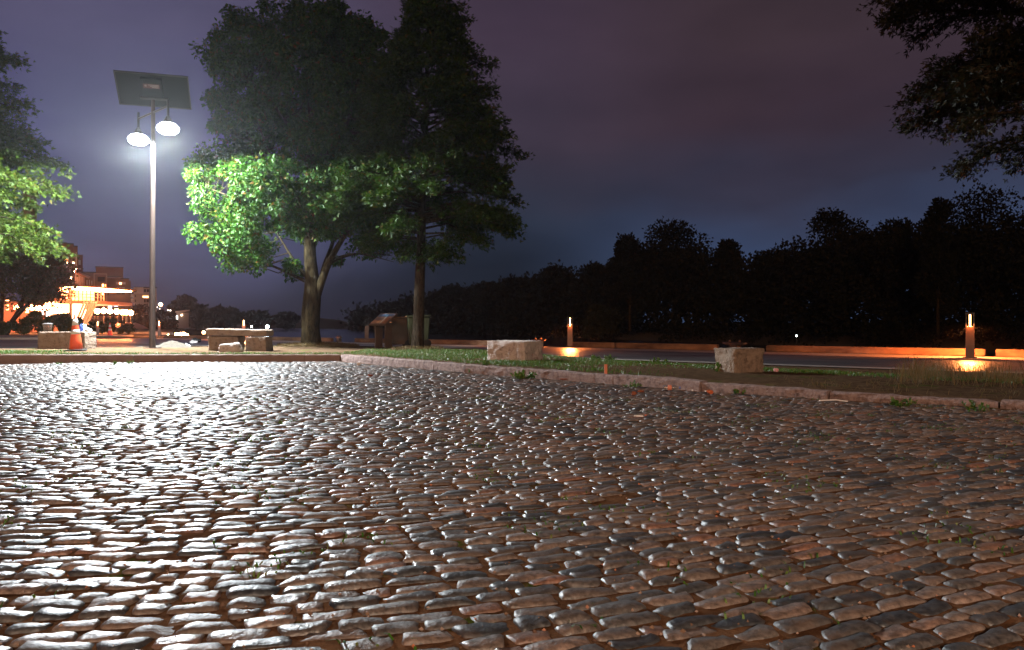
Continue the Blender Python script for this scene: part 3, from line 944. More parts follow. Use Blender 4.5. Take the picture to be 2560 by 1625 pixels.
# the big round tree behind the lamp
YA = TREE_A[1]
baseA = (TREE_A[0], YA, lz(*TREE_A) - .03)
pa = px_prof([(690, 700, 820), (665, 545, 930), (640, 485, 985), (600, 456, 1000), (540, 448, 1000), (480, 444, 1000), (440, 455, 995), (400, 472, 990), (350, 500, 990), (300, 490, 990),
              (230, 484, 995), (150, 484, 985), (100, 505, 965), (72, 545, 930), (48, 620, 905), (30, 690, 860)], 775, YA)
ta = [at(778, 866, YA), at(777, 845, YA), at(776, 815, YA), at(777, 780, YA), at(781, 740, YA), at(780, 690, YA), at(774, 640, YA), at(776, 560, YA), at(780, 440, YA), at(778, 300, YA), at(770, 120, YA)]
def lb(*p): return [at(x, y, YA + dy) for x, y, dy in p]
limbsA = [(lb((762, 702, 0), (735, 690, -.2), (690, 668, -.5), (640, 650, -.7), (570, 620, -.8)), .065, .010),
          (lb((765, 690, .0), (740, 660, .3), (712, 615, .6), (680, 560, .9)), .07, .012),
          (lb((792, 735, 0), (803, 705, -.05), (822, 655, -.1), (848, 610, -.3), (880, 560, -.5), (900, 470, -.6)), .15, .03),
          (lb((803, 700, 0), (812, 660, .3), (835, 600, .6), (860, 480, 1.0), (870, 330, 1.1)), .10, .015),
          (lb((815, 665, 0), (860, 640, .5), (920, 630, .9), (980, 640, 1.2)), .05, .008),
          (lb((826, 650, 0), (880, 632, -.3), (930, 640, -.5), (985, 655, -.6)), .04, .006),
          (lb((776, 610, 0), (740, 520, -.7), (690, 420, -.8), (640, 300, -.9)), .07, .012),
          (lb((776, 560, 0), (700, 450, .5), (620, 340, .9), (560, 220, 1.0)), .09, .015),
          (lb((778, 520, 0), (830, 400, -.7), (880, 280, -1.1), (900, 160, -1.2)), .09, .015),
          (lb((778, 440, 0), (740, 320, .8), (700, 200, 1.2), (690, 90, 1.0)), .08, .012),
          (lb((778, 400, 0), (700, 280, -.8), (610, 180, -1.0), (560, 110, -.8)), .07, .01),
          (lb((770, 590, 0), (680, 540, -.8), (600, 500, -1.2), (520, 470, -1.2)), .05, .01),
          (lb((776, 600, 0), (760, 540, -1.0), (740, 480, -1.4)), .05, .01)]
round_tree('maple_tree', baseA, pa, (ta, [.40, .31, .275, .285, .27, .21, .185, .16, .11, .08, .02], 0), limbsA, 720, 215, .115, .62, M_leafA, M_bark,
           'big round leafy tree with a knotted trunk, lit bright green on its lower left', seed=21,
           reject=lambda px, py, r: (r > .06 and 672 < px < 890 and py > 592 - .25 * abs(px - 775)) or (r > .3 and px >= 890 and py > 625) or (r > .5 and 600 < px <= 672 and py > 655))

# the pin oak in front of it, to its right
YB = TREE_B[1]
baseB = (TREE_B[0], YB, lz(*TREE_B) - .03)
pb = px_prof([(655, 1010, 1090), (630, 930, 1150), (600, 850, 1250), (575, 815, 1322), (545, 806, 1312), (520, 812, 1322), (480, 835, 1326), (430, 850, 1312), (400, 870, 1300), (320, 890, 1296), (250, 905, 1272),
              (200, 925, 1250), (150, 950, 1225), (110, 985, 1180), (60, 1008, 1195), (20, 1015, 1150), (-40, 1030, 1130), (-110, 1065, 1090)], 1047, YB)
tb_ = [at(1043, 882, YB), at(1044, 862, YB), at(1046, 820, YB), at(1048, 740, YB), at(1052, 640, YB), at(1056, 480, YB), at(1064, 300, YB), at(1070, 100, YB), at(1078, -90, YB)]
layered_tree('pin_oak', baseB, pb, (tb_, [.24, .19, .165, .155, .135, .11, .08, .05, .01]), 270, M_leafB, M_bark2,
             'tall tapering oak with slender straight trunk beside the tilted sign board', leaf=.125, seed=5, per_m=215, rise=(-.22, .55), start=.28)

# oak at the left edge, its right side caught by the lamp
YC = 21.0
pc = px_prof([(660, -260, 60), (635, -330, 120), (600, -380, 122), (560, -400, 105), (520, -420, 20), (490, -430, 100), (440, -430, 148), (400, -430, 138), (370, -430, 130), (330, -420, 75), (290, -410, 80), (260, -400, 70), (220, -390, 45), (180, -380, 45), (150, -370, 56), (110, -360, 12), (60, -330, -20), (-40, -290, -80), (-160, -230, -130)], -190, YC)
xc = (-190 - CX) / F * YC
bc = (xc, YC, lz(xc, YC) - .03)
tc_ = [Vector((xc, YC, bc[2])), Vector((xc, YC, 1.5)), Vector((xc + .1, YC, 4)), Vector((xc + .1, YC, 7)), Vector((xc + .15, YC, 11))]
layered_tree('oak_tree', bc, pc, (tc_, [.3, .2, .16, .1, .02]), 300, M_leafC, M_bark2,
             'leafy oak reaching in from the left edge, bright green in the lamp light', leaf=.125, seed=9, per_m=190, rise=(-.3, .4), start=.3)

# oak over the upper right corner
YE = 12.0
pe = px_prof([(385, 2400, 3000), (350, 2250, 3040), (310, 2190, 3080), (260, 2235, 3080), (200, 2226, 3080), (150, 2238, 3080), (80, 2230, 3060), (40, 2185, 3050), (0, 2205, 3050), (-100, 2200, 3040), (-300, 2300, 3000), (-500, 2500, 2900)], 2700, YE)
xe = (2700 - CX) / F * YE
be = (xe, YE, .0)
te = [Vector((xe, YE, .0)), Vector((xe, YE, 1.5)), Vector((xe - .05, YE, 4)), Vector((xe, YE, 7)), Vector((xe, YE, 9.2))]
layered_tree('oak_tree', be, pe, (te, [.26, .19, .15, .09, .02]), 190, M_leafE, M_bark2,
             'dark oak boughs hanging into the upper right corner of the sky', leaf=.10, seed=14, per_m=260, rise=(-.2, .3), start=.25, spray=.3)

def clump_tree(name, px, top, base_py, hw, Y, n, leaf, m, label, group=None, cat='tree', seed=0, zb=None, trunk=True, ncl=26, squash=1.0, skirt=.15, xprof=None, lean=0.0):
    """distant tree: a crown of leafy clumps heaped on a short trunk"""
    rg = np.random.default_rng(seed + 1000)
    X = (px - CX) / F * Y
    zt = HC - (top - CY) / F * Y
    z0 = HC - (base_py - CY) / F * Y if zb is None else zb
    root = thing(name, (X, Y, z0), label, cat, group)
    H = zt - z0; W = hw / F * Y
    C = []; Rr = []
    for i in range(ncl):
        t = skirt + (1 - skirt) * ((i + rg.random()) / ncl)
        rmax = W * math.sqrt(max(.03, 1 - (abs(t - .45) / .57) ** (3.2 if t > .45 else 2) * (1 if t > .45 else .5)))
        cr = (.20 + .16 * rg.random()) * min(W, H * .5)
        q = max(0, rmax - cr * .8) * rg.random() ** .4
        ph = rg.uniform(0, 6.283)
        z = min(t * H, H - cr * .75)
        C.append((q * math.cos(ph) + lean * t * H, q * math.sin(ph) * .8, z)); Rr.append(cr)
    C = np.array(C); Rr = np.array(Rr)
    ci = rg.choice(len(C), n, p=Rr ** 2 / (Rr ** 2).sum())
    g = unit(rg.normal(0, 1, (n, 3))) * rg.random((n, 1)) ** .3 * (1 + .22 * rg.normal(0, 1, (n, 1)) ** 2 * .4)
    P = C[ci] + g * Rr[ci][:, None] * np.array([1, 1, .85])
    A = unit(g + rg.normal(0, .7, (n, 3)))
    Ls = leaf * rg.uniform(.6, 1.4, n)
    V, Fc = leaf_geo(P, A, Ls, Ls * .7)
    np_mesh('crown', V, Fc, m, root)
    if trunk:
        tb = MB()
        tb.tube([(0, 0, -.3), (lean * H * .2, 0, H * .25), (lean * H * .6, 0, H * .7)], [W * .07, W * .05, W * .02], 7)
        for c in C[::3]:
            tb.tube([(lean * H * .25, 0, H * .25), tuple(c * .6 + np.array((0, 0, H * .12))), tuple(c)], [W * .03, W * .02, W * .006], 4, cap=False)
        tb.build('trunk', M_bark, root, smooth=True)
    return root

far = [  # px, top py, half width px, distance, label
    (2470, 474, 165, 64, 'largest black tree on the far bank, at the right edge'),
    (2345, 500, 55, 62, 'dark tree shouldering the largest one at the right on the far bank'),
    (2235, 553, 70, 72, 'dark tree in the dip between two tall crowns on the far bank'),
    (2085, 527, 92, 80, 'tall dark peaked tree right of the gap in the far treeline'),
    (1945, 628, 70, 88, 'low dark tree below the gap of bluish sky'),
    (1820, 604, 40, 102, 'small dark tree standing apart beside the broad crown across the river'),
    (1690, 556, 100, 106, 'broad dark domed tree across the river behind the left bollard lamp'),
    (1575, 592, 52, 108, 'dark tree on the left shoulder of the broad domed crown'),
    (1490, 664, 62, 126, 'rounded dark tree left of the broad domed one across the river'),
    (1395, 672, 60, 136, 'middling dark tree above the long stone block, across the river'),
    (1300, 698, 62, 152, 'dark tree across the river at the tips of the oak branches'),
    (1210, 711, 56, 168, 'dark tree across the river just clear of the slender oak'),
    (1118, 720, 50, 186, 'dark tree across the river right of the slender trunk'),
    (1042, 743, 42, 210, 'dark tree across the river directly behind the slender trunk'),
    (978, 762, 44, 245, 'dark tree across the river above the tilted sign board'),
    (922, 780, 40, 300, 'farthest low tree at the end of the far treeline'),
]
for i, (px, top, hw, Y, lab) in enumerate(far):
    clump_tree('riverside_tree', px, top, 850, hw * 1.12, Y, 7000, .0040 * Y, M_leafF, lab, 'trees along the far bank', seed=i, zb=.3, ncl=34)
clump_tree('bush', 1505, 765, 836, 48, 84, 2600, .30, M_leafG, 'olive green bush on the far bank right of the left bollard lamp', cat='bush', seed=77, zb=-.8, trunk=False)
# everything between and below those crowns
P, S = [], []
FBx = np.array(FB, float)
tops = sorted([(900, 792), (975, 780), (1040, 765), (1110, 745), (1200, 738), (1260, 730), (1330, 712), (1400, 692), (1480, 690), (1530, 688), (1580, 640), (1690, 620), (1790, 640), (1860, 664), (1930, 655), (1970, 630), (2080, 600), (2190, 600), (2320, 585), (2480, 560), (2600, 560)])
for i in range(1300):
    px = 890 + 1770 * rng.random() ** .8
    Y0 = float(np.interp(px, [880, 920, 978, 1042, 1118, 1210, 1300, 1395, 1490, 1690, 1945, 2085, 2235, 2470, 2640], [340, 300, 245, 210, 186, 168, 152, 136, 126, 106, 88, 80, 72, 64, 60]))
    Y = Y0 * rng.uniform(.93, 1.12)
    tp = np.interp(px, [t[0] for t in tops], [t[1] for t in tops]) + rng.uniform(0, 12)
    zt = HC - (tp - CY) / F * Y
    z = -.8 + (zt + .8) * rng.random() ** .8
    P.append(((px - CX) / F * Y, Y, z)); S.append(.020 * Y * rng.uniform(.7, 1.4))
P = np.array(P); S = np.array(S)
n = 110000
ci = rng.choice(len(P), n)
g = unit(rng.normal(0, 1, (n, 3))) * rng.random((n, 1)) ** .33
Q = P[ci] + g * S[ci][:, None] * np.array([1, 1, .9])
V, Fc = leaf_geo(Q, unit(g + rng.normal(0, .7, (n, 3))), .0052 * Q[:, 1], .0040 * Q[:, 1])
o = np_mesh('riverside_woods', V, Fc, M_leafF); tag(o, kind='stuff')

# trees, bushes and hedge on the town side
clump_tree('roadside_tree', 60, 585, 836, 118, 60, 16000, .20, M_leafD, 'dark spreading tree with leaning stems at left, in front of the glowing pavilion', seed=301, zb=.14, trunk=False, skirt=.36, ncl=46)
rt = [o for o in COL.objects if o.name.startswith('roadside_tree')][-1]
tb = MB(rt.location)
tb.tube([at(14, 836, 60), at(30, 805, 60), at(52, 770, 60), at(62, 730, 60), at(64, 680, 60)], [.24, .19, .17, .13, .06], 8)
tb.tube([at(28, 806, 60), at(66, 765, 59.6), at(92, 735, 59.4), at(110, 690, 59.4)], [.15, .12, .09, .04], 8)
tb.tube([at(2, 834, 61), at(4, 760, 61), at(10, 700, 61), at(0, 640, 61)], [.18, .15, .12, .05], 8)
tb.build('trunk', M_bark2, rt, smooth=True)
for i, (px, top, hw, Y, lab) in enumerate([
        (78, 781, 38, 57, 'tallest bush in the hedge under the leaning tree'), (20, 806, 26, 58, 'low bush at the foot of the leaning tree'),
        (122, 793, 26, 57, 'bush behind the clear plastic tub on the stone block'), (158, 786, 30, 58, 'bush between the plastic tub and the traffic cone'),
        (192, 797, 16, 57, 'small bush directly behind the tip of the near traffic cone'), (282, 798, 34, 66, 'dark bush below the patio frame behind the small far cone'),
        (318, 812, 26, 68, 'low bush with patches of light left of the lamp pole'), (232, 806, 14, 64, 'narrow bush at the foot of the pavilion columns')]):
    clump_tree('bush', px, top, 835, hw, Y, 2200, .17, M_leafD, lab, 'bushes along the far pavement', cat='bush', seed=i + 40, zb=.1, trunk=False, ncl=16)
for i, (px, top, hw, Y, lab) in enumerate([
        (358, 766, 30, 165, 'dark tree in front of the white apartment block'), (400, 781, 26, 150, 'low dark tree right of the lamp pole'),
        (458, 742, 36, 215, 'tall dark tree on the hill above the little pale house'), (490, 765, 34, 210, 'dark tree falling away right of the little pale house'),
        (560, 770, 44, 240, 'dark tree on the far shore above the stone bench'), (640, 782, 50, 300, 'low far tree right of the stone bench lamp'), (720, 786, 44, 330, 'far low tree beside the knotted trunk'),
        (420, 792, 24, 140, 'dark bushy tree beside the lit porch of the little house'), (520, 784, 34, 180, 'bushy tree on the slope above the parked lights')]):
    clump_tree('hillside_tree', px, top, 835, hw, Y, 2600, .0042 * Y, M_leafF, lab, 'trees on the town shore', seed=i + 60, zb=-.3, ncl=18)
# ------------------------------------------------------------------ street lamp
M_pole = mat('bronze_paint', (.030, .020, .016), (.045, .029, .023), scale=6, rough=.42, bump=.05, bscale=60, spec=.5)
M_dark = mat('dark_metal', (.012, .012, .013), (.024, .023, .023), scale=9, rough=.5)
M_panel = mat('panel_back', (.003, .0065, .008), (.005, .010, .012), scale=2, rough=.7, spec=.2)
M_black = mat('black_plastic', (.012, .012, .012), rough=.5)
M_stick = mat('sticker', (.10, .03, .03), rough=.6)
M_stickp = mat('sticker_print', (.35, .30, .28), rough=.6)
M_lens = glow('lamp_glare_glass', (.86, .95, 1.0), 9)
lx_, ly_ = LAMP
lamp = thing('street_lamp', (lx_, ly_, lz(lx_, ly_) - .04), 'tall bronze lamp post with a dark solar panel and two bright white lamps', 'street lamp')
B = Vector(lamp.location)
mb = MB(B)
mb.tube([(lx_, ly_, B.z), (lx_, ly_, 3.0), (lx_ + .02, ly_, 5.6), (lx_ + .02, ly_, 7.2)], [.082, .070, .058, .048], 14)
mb.box((lx_, ly_, B.z + .03), (.34, .34, .05))
pole = mb.build('pole', M_pole, lamp, smooth=False)
dl, dr = 21.1, 19.9
pL, pR = at(346, 297, dl), at(420, 265, dr)
za = (pL.z + pR.z) / 2
mb = MB(B); mb.tube([(pL.x, pL.y, za), (pR.x, pR.y, za)], .028, 10); mb.build('arm', M_pole, lamp)
for p, dep, py in ((pL, dl, 346), (pR, dr, 318)):
    zl = HC - (py - CY) / F * dep
    mb = MB(B)
    mb.tube([(p.x, p.y, za + .17), (p.x, p.y, zl + .30)], .032, 10)
    mb.lathe([(.03, zl + .30), (.05, zl + .28), (.09, zl + .20), (.13, zl + .14), (.135, zl + .12), (.12, zl + .12)], (p.x, p.y, 0), 24)
    hd = mb.build('lamp_head', M_dark, lamp, smooth=False)
    mb = MB(B)
    mb.lathe([(.11, zl + .118), (.19, zl + .09), (.255, zl + .03), (.28, zl - .03), (.26, zl - .10), (.18, zl - .17), (.01, zl - .20)], (p.x, p.y, 0), 24)  # glass bowl swollen so the lamp's glare is put into its shape
    mb.build('lens', M_lens, hd, smooth=True)
    sd = bpy.data.lights.new('lamp_light', 'SPOT')
    sd.energy = LAMP_W = 10500
    sd.color = (.88, .96, 1.0)
    sd.spot_size = R(178); sd.spot_blend = .12
    sd.shadow_soft_size = .16
    so = bpy.data.objects.new('lamp_light', sd)
    COL.objects.link(so); so.parent = hd
    so.location = Vector((p.x, p.y, zl - .25)) - B
# solar panel
pc_ = at(384, 226, 20.35)
ux = Vector((1.72, .50, 0)).normalized(); nh = Vector((-ux.y, ux.x, 0))
uy = (Vector((0, 0, .66)) - nh * .75).normalized()
un = ux.cross(uy)
def panel_box(cu, cv, cn, su, sv, sn):
    c = pc_ + ux * cu + uy * cv + un * cn
    return [c + ux * (a * su / 2) + uy * (b * sv / 2) + un * (w * sn / 2) for w in (-1, 1) for a, b in ((-1, -1), (1, -1), (1, 1), (-1, 1))]
sp_ = MB(B); sp_.box8(panel_box(0, 0, 0, 1.76, .98, .022)); spn = sp_.build('solar_panel', M_panel, lamp)
fr = MB(B)
for cu, cv, su, sv in ((0, .49, 1.80, .03), (0, -.49, 1.80, .03), (-.885, 0, .03, .95), (.885, 0, .03, .95)):
    fr.box8(panel_box(cu, cv, 0, su, sv, .045))
fr.build('frame', M_dark, spn)
bx = MB(B); bx.box8(panel_box(-.02, .12, .06 if un.y < 0 else -.06, .52, .55, .09)); bxo = bx.build('battery_box', M_panel, spn, bevel=.01)
sg = 1 if un.y < 0 else -1
st = MB(B); st.box8(panel_box(-.02, .19, sg * .108, .40, .13, .004)); st.build('sticker', M_stick, bxo)
st = MB(B)
st.box8(panel_box(-.16, .20, sg * .112, .05, .05, .003))
for q in range(3): st.box8(panel_box(.03 + .02 * q, .225 - .035 * q, sg * .112, .26 - .05 * q, .014, .003))
st.build('sticker_print', M_stickp, bxo)
br = MB(B); br.tube([(lx_ + .02, ly_, 7.1), tuple(pc_ + un * sg * .05 - uy * .1)], .05, 10); br.box8(panel_box(0, -.22, sg * .05, .7, .06, .06)); br.build('bracket', M_dark, spn)

# the same lamp post again, standing behind the viewer: it lights the near cobbles
back = copy_thing(lamp, (2.0, -10.5, -.02), 'matching lamp post standing behind the viewer, out of the picture', rz=R(180))
BACK_W = 4300
for ch in back.children:
    for q in ch.children:
        if q.type == 'LIGHT':
            q.data = q.data.copy(); q.data.color = (1.0, .74, .54); q.data.energy = BACK_W

# ------------------------------------------------------------------ bollard lamps
M_bol = mat('bollard_steel', (.085, .045, .028), (.12, .065, .042), scale=5, rough=.45, metallic=.3)
M_tube = glow('warm_tube', (1.0, .42, .15), 60)
def bollard(loc, label, lit=True, rz=0.0, s=1.0):
    o = thing('bollard_light', loc, label, 'bollard light', 'bollard lights along the quay', rz)
    MB().box((0, 0, .38), (.20 * s, .16, .76), top=(.90, .82)).box((0, 0, .006), (.30, .26, .02)).build('post', M_bol, o, bevel=.006)
    h = MB()
    h.box((-.08, 0, .915), (.026, .13, .31)); h.box((.08, 0, .915), (.026, .13, .31)); h.box((0, 0, 1.08), (.20, .15, .03))
    hd = h.build('lamp_head', M_dark, o)
    g = MB(); g.tube([(0, 0, .765), (0, 0, 1.05)], .015, 10)
    g.build('lamp_tube', M_tube if lit else M_dark, hd)
    if lit:
        for dy, e, ang in ((-.16, .013, 165), (.14, 1.0, 172)):
            ld = bpy.data.lights.new('bollard_glow', 'SPOT')
            ld.energy = BOL_W * e; ld.color = (1.0, .25, .06); ld.shadow_soft_size = .03
            ld.spot_size = R(ang); ld.spot_blend = .06
            lo = bpy.data.objects.new('bollard_glow', ld); COL.objects.link(lo); lo.parent = hd
            lo.location = (0, dy, .84)
    return o
BOL_W = 1400
qz = math.atan2(QD[1], QD[0]) + math.pi
for (px, Y, lab, lit) in ((2425, 18.5, 'glowing bollard lamp nearest the viewer, at the right edge of the quay', True),
                          (1425, 28.2, 'glowing bollard lamp in front of the black trees, right of the long stone block', True),
                          (917, 36.2, 'unlit bollard post half hidden behind the tilted sign board', False),
                          (609, 41.0, 'glowing bollard lamp showing just above the stone bench', True),
                          (398, 53.5, 'glowing bollard lamp just right of the tall lamp pole', True),
                          (244, 57.0, 'glowing bollard lamp beside the far traffic cone', True)):
    bollard(((px - CX) / F * Y, Y, .044), lab, lit, rz=-math.atan2(px - CX, F))
bollard((17.6, 13.6, .044), 'glowing bollard lamp farther along the quay, beyond the right edge', True)

# ------------------------------------------------------------------ quay edge timbers and cleats
M_beam = mat('edge_beam', (.06, .024, .012), (.26, .13, .065), scale=3.5, rough=.8, bump=.4, bscale=22, stretch=(.4, 1, 1))
M_cleat = mat('iron', (.05, .035, .028), (.09, .055, .04), scale=8, rough=.5, metallic=.5, bump=.2)
def quay_pt(px):
    """point on the quay edge line under column px"""
    k_ = (px - CX) / F
    # QA + QD*t, X = k_*Y
    t = (k_ * (QA[1]) - QA[0]) / (QD[0] - k_ * QD[1])
    return QA + QD * t, t
def beam(p0, p1, label):
    (a, ta_), (b, tb2) = quay_pt(p0), quay_pt(p1)
    a = a - QN * .13; b = b - QN * .13
    m = (a + b) / 2; L = np.linalg.norm(b - a)
    o = rock('edge_beam', (L, .22, .19), M_beam, seed=int(p0), amp=.006, n=10, fr=4, rnd=.05)
    o.location = (m[0], m[1], .042); o.rotation_euler = (0, 0, math.atan2(QD[1], QD[0]) + math.pi)
    return tag(o, label, 'kerb beam', 'low beams along the quay edge')
beam(2492, 2640, 'low beam right of the nearest glowing bollard')
beam(1921, 2466, 'long low beam left of the nearest glowing bollard')
beam(1548, 1800, 'low beam running up to the cleat behind the squat stone block')
beam(1440, 1544, 'short low beam right of the bollard with the black trees behind')
beam(1086, 1336, 'long low beam behind the long stone block, ending at the cleat')
beam(962, 1080, 'low beam behind the tilted sign board and green bins')
beam(896, 950, 'short low beam ending at the unlit bollard')
beam(676, 836, 'low beam between the stone bench and the knotted trunk')
beam(420, 640, 'low beam behind the stone bench and the sand heap')
def cleat(px, label, z0=.04, s=1.0, tilt=0):
    p, t = quay_pt(px)
    p = p - QN * (.16 if z0 < .1 else .13)
    o = thing('mooring_cleat', (p[0], p[1], z0), label, 'cleat', 'mooring cleats on the quay', rz=math.atan2(QD[1], QD[0]) + math.pi - .35)
    MB().box((0, 0, .10), (.42, .18, .20), top=(.75, .8)).build('base', M_cleat, o, bevel=.02)
    h = MB()
    h.tube([(-.46, 0, .235), (-.30, 0, .205), (0, 0, .20), (.30, 0, .205), (.46, 0, .235)], [.028, .05, .062, .05, .028], 10)
    h.build('horn', M_cleat, o, smooth=True)
    for x in (-.19, .19):
        k_ = MB(); k_.sphere((x, 0, .285), .042, 10, 7); k_.build('knob', M_bol, o, smooth=True)
    o.scale = (s, s, s)
cleat(1352, 'iron mooring cleat behind the right end of the long stone block')
cleat(1842, 'dark iron mooring cleat behind the squat stone block', s=1.05)
cleat(854, 'orange lit mooring cleat right of the knotted trunk', s=.95)

# ------------------------------------------------------------------ stone blocks and bench
M_st = mat('granite_block', (.20, .155, .135), (.50, .42, .38), scale=9, rough=.85, bump=1, bscale=38, c3=(.42, .35, .31), detail=9)
M_st2 = mat('brown_block', (.085, .06, .042), (.22, .155, .11), scale=11, rough=.9, bump=1, bscale=30, c3=(.20, .155, .115), detail=9)
def put(o, px, py, z, rz, label, cat, dz=-.02, group=None):
    x, y = G(px, py, z)
    o.location = (x, y, lz(x, y) + dz); o.rotation_euler = (0, 0, rz)
    return tag(o, label, cat, group)
blk = rock('stone_block', (.88, .80, .42), M_st, seed=3, amp=.05, n=26, fr=5, rnd=.07)
put(blk, 1288, 901, .12, R(-30), 'long pale granite block on the grass with a bright lit face, below the bollard', 'stone block')
blk = rock('stone_block', (.47, .60, .41), M_st2, seed=8, amp=.055, n=26, fr=4, rnd=.07, taper=1.06)
put(blk, 1848, 926, .10, R(-64), 'squat rough stone block half pale and half dark, in front of the dark cleat', 'stone block')
blk = rock('stone_block', (1.31, .5, .47), M_st2, seed=5, amp=.03, n=26, fr=5, rnd=.05)
put(blk, 168, 872, .21, R(-4), 'brown stone block behind the near traffic cone with rubbish on top', 'stone block')
bx_, by_ = G(600, 874, .20)
bench = thing('stone_bench', (bx_, by_, lz(bx_, by_) - .02), 'rough stone bench, one thick slab laid across two blocks', 'bench', rz=R(-3))
m2 = F / by_
o = rock('leg', (.80, .46, .40), M_st2, bench, seed=12, amp=.055, n=22, fr=5, rnd=.08); o.location = (-.40, .10, 0)
o = rock('leg', (.53, .50, .38), M_st2, bench, seed=14, amp=.035, n=22, fr=6, rnd=.06); o.location = (.55, -.08, 0)
o = rock('slab', (1.60, .62, .175), M_st2, bench, seed=17, amp=.03, n=24, fr=4, rnd=.16); o.location = (0, 0, .405); o.rotation_euler = (0, R(1.2), R(2))
bd = rock('boulder', (.58, .26, .24), M_st, seed=19, amp=.07, n=18, fr=4, rnd=.3, taper=.75)
x, y = G(577, 877, .2); bd.location = (x, y - .02, lz(x, y) - .03); bd.rotation_euler = (R(6), R(-5), R(4))
tag(bd, 'broken stone lump lying against the front of the stone bench', 'boulder')

# ------------------------------------------------------------------ traffic cones
M_cone = mat('cone_orange', (.85, .10, .025), (.70, .075, .02), scale=4, rough=.5)
M_refl = mat('reflective_band', (.62, .60, .58), (.5, .48, .46), scale=10, rough=.4)
M_rub = mat('rubber', (.02, .018, .018), (.035, .03, .028), scale=9, rough=.8)
M_red = mat('cone_red', (.75, .05, .03), rough=.5)
def cone(px, py, z, h, label, m, lean=0, zb=None):
    x, y = G(px, py, z)
    o = thing('traffic_cone', (x, y, (lz(x, y) if zb is None else zb)), label, 'traffic cone')
    o.rotation_euler = (0, lean, .2)
    s = h / .9
    o.scale = (s, s, s)
    MB().box((0, 0, .018), (.40, .40, .04)).build('base', M_rub, o, bevel=.012)
    r = lambda t: .155 + (.030 - .155) * t
    b = MB(); b.lathe([(r(t), .035 + t * .865) for t in (0, .25, .5, .75, 1.0)] + [(.018, .9)], n=24); b.build('body', m, o, smooth=True)
    for t0, t1 in ((.43, .56), (.68, .86)):
        c = MB(); c.lathe([(r(t0) + .002, .035 + t0 * .865), (r(t1) + .002, .035 + t1 * .865)], n=24); c.build('reflective_band', M_refl, o, smooth=True)
cone(190, 877, .21, .90, 'tall orange traffic cone with two white bands in front of the brown block', M_cone, lean=R(-1.5))
cone(275, 842.5, .03, .95, 'small distant red traffic cone between the bollard lamp and the lamp pole', M_red, zb=.04)

# ------------------------------------------------------------------ sign board and wheeled bins
M_frame = mat('sign_frame', (.06, .04, .03), (.09, .06, .045), scale=4, rough=.5)
M_face = mat('sign_face', (.14, .065, .03), (.18, .09, .045), scale=5, rough=.35)
sx, sy = G(955, 874, .10)
sgn = thing('information_board', (sx, sy, lz(sx, sy) - .13), 'tilted information board on two flat posts left of the slender oak', 'sign', rz=R(-45))
mS = sy / F
for x in (-.23, .27):
    MB().box((x, .04, .45), (.055, .26, .92)).build('post', M_frame, sgn, bevel=.006)
def tilt_box(cx_, cv, cn, su, sv, sn, el=R(38)):
    u = Vector((1, 0, 0)); v = Vector((0, math.cos(el), math.sin(el))); n = u.cross(v)
    c = Vector((.02, .03, 1.00)) + u * cx_ + v * cv + n * cn
    return [c + u * (a * su / 2) + v * (b * sv / 2) + n * (w * sn / 2) for w in (-1, 1) for a, b in ((-1, -1), (1, -1), (1, 1), (-1, 1))]
pn = MB().box8(tilt_box(0, 0, 0, .86, .56, .05)).build('panel', M_frame, sgn, bevel=.006)
MB().box8(tilt_box(0, 0, .028, .78, .48, .004)).build('face', M_face, pn)
for nm, c, s_, col in (('sky_picture', (.0, .16, .032), (.74, .12), (.05, .09, .20)), ('bright_picture', (.02, .16, .036), (.18, .08), (.12, .30, .50)),
                       ('text_strip', (.10, -.05, .032), (.07, .36), (.40, .30, .24)), ('brown_picture', (-.17, -.01, .032), (.38, .10), (.12, .07, .05)), ('orange_picture', (-.17, -.14, .032), (.40, .12), (.30, .11, .035)),
                       ('orange_picture', (.25, -.05, .032), (.16, .34), (.32, .13, .045))):
    MB().box8(tilt_box(c[0], c[1], c[2], s_[0], s_[1], .003)).build(nm, mat(nm, col, tuple(q * .6 for q in col), scale=14, rough=.4), pn)
M_bin = mat('bin_green', (.016, .034, .011), (.024, .044, .016), scale=3, rough=.45)
M_bin2 = mat('bin_brown', (.075, .035, .014), (.05, .027, .013), scale=3, rough=.5)
M_mark = mat('bin_mark', (.45, .20, .16), rough=.6)
def bin_(x, y, rz, label, m, mark=False):
    o = thing('wheeled_bin', (x, y, lz(x, y)), label, 'wheeled bin', 'wheeled bins by the slender oak', rz)
    MB().box((0, 0, .52), (.50, .56, .84), top=(1.16, 1.2)).build('body', m, o, bevel=.03)
    l = MB(); l.box((0, -.02, .975), (.62, .72, .05), rx=R(2)); l.tube([(-.24, .36, .99), (.24, .36, .99)], .02, 8)
    l.build('lid', m, o, bevel=.02)
    h = MB(); h.tube([(-.22, .33, .88), (-.22, .40, .93), (.22, .40, .93), (.22, .33, .88)], .018, 8); h.build('handle', M_black, o)
    for xx in (-.26, .26):
        w = MB(); w.tube([(xx - .035, .24, .13), (xx + .035, .24, .13)], .13, 18); w.build('wheel', M_rub, o)
    if mark:
        t = MB()
        n = 24
        vs = []; fs = []
        for i in range(n):
            a = 2 * math.pi * i / n
            for r_ in (.10, .065): vs.append((.292, -.02 + r_ * math.cos(a), .78 + r_ * math.sin(a) * 1.0))
            j = (i + 1) % n
            fs.append((2 * i, 2 * i + 1, 2 * j + 1, 2 * j))
        t.add(vs, fs); t.build('ring_mark', M_mark, o)
    return o
bY = 24.0
bin_((1046 - CX) / F * 23.6, 23.6, R(-78), 'green wheeled bin with a pink ring mark, partly behind the slender oak', M_bin, True)
bin_((1000 - CX) / F * 24.6, 24.6, R(-72), 'brown wheeled bin between the tilted sign board and the green bin', M_bin2)

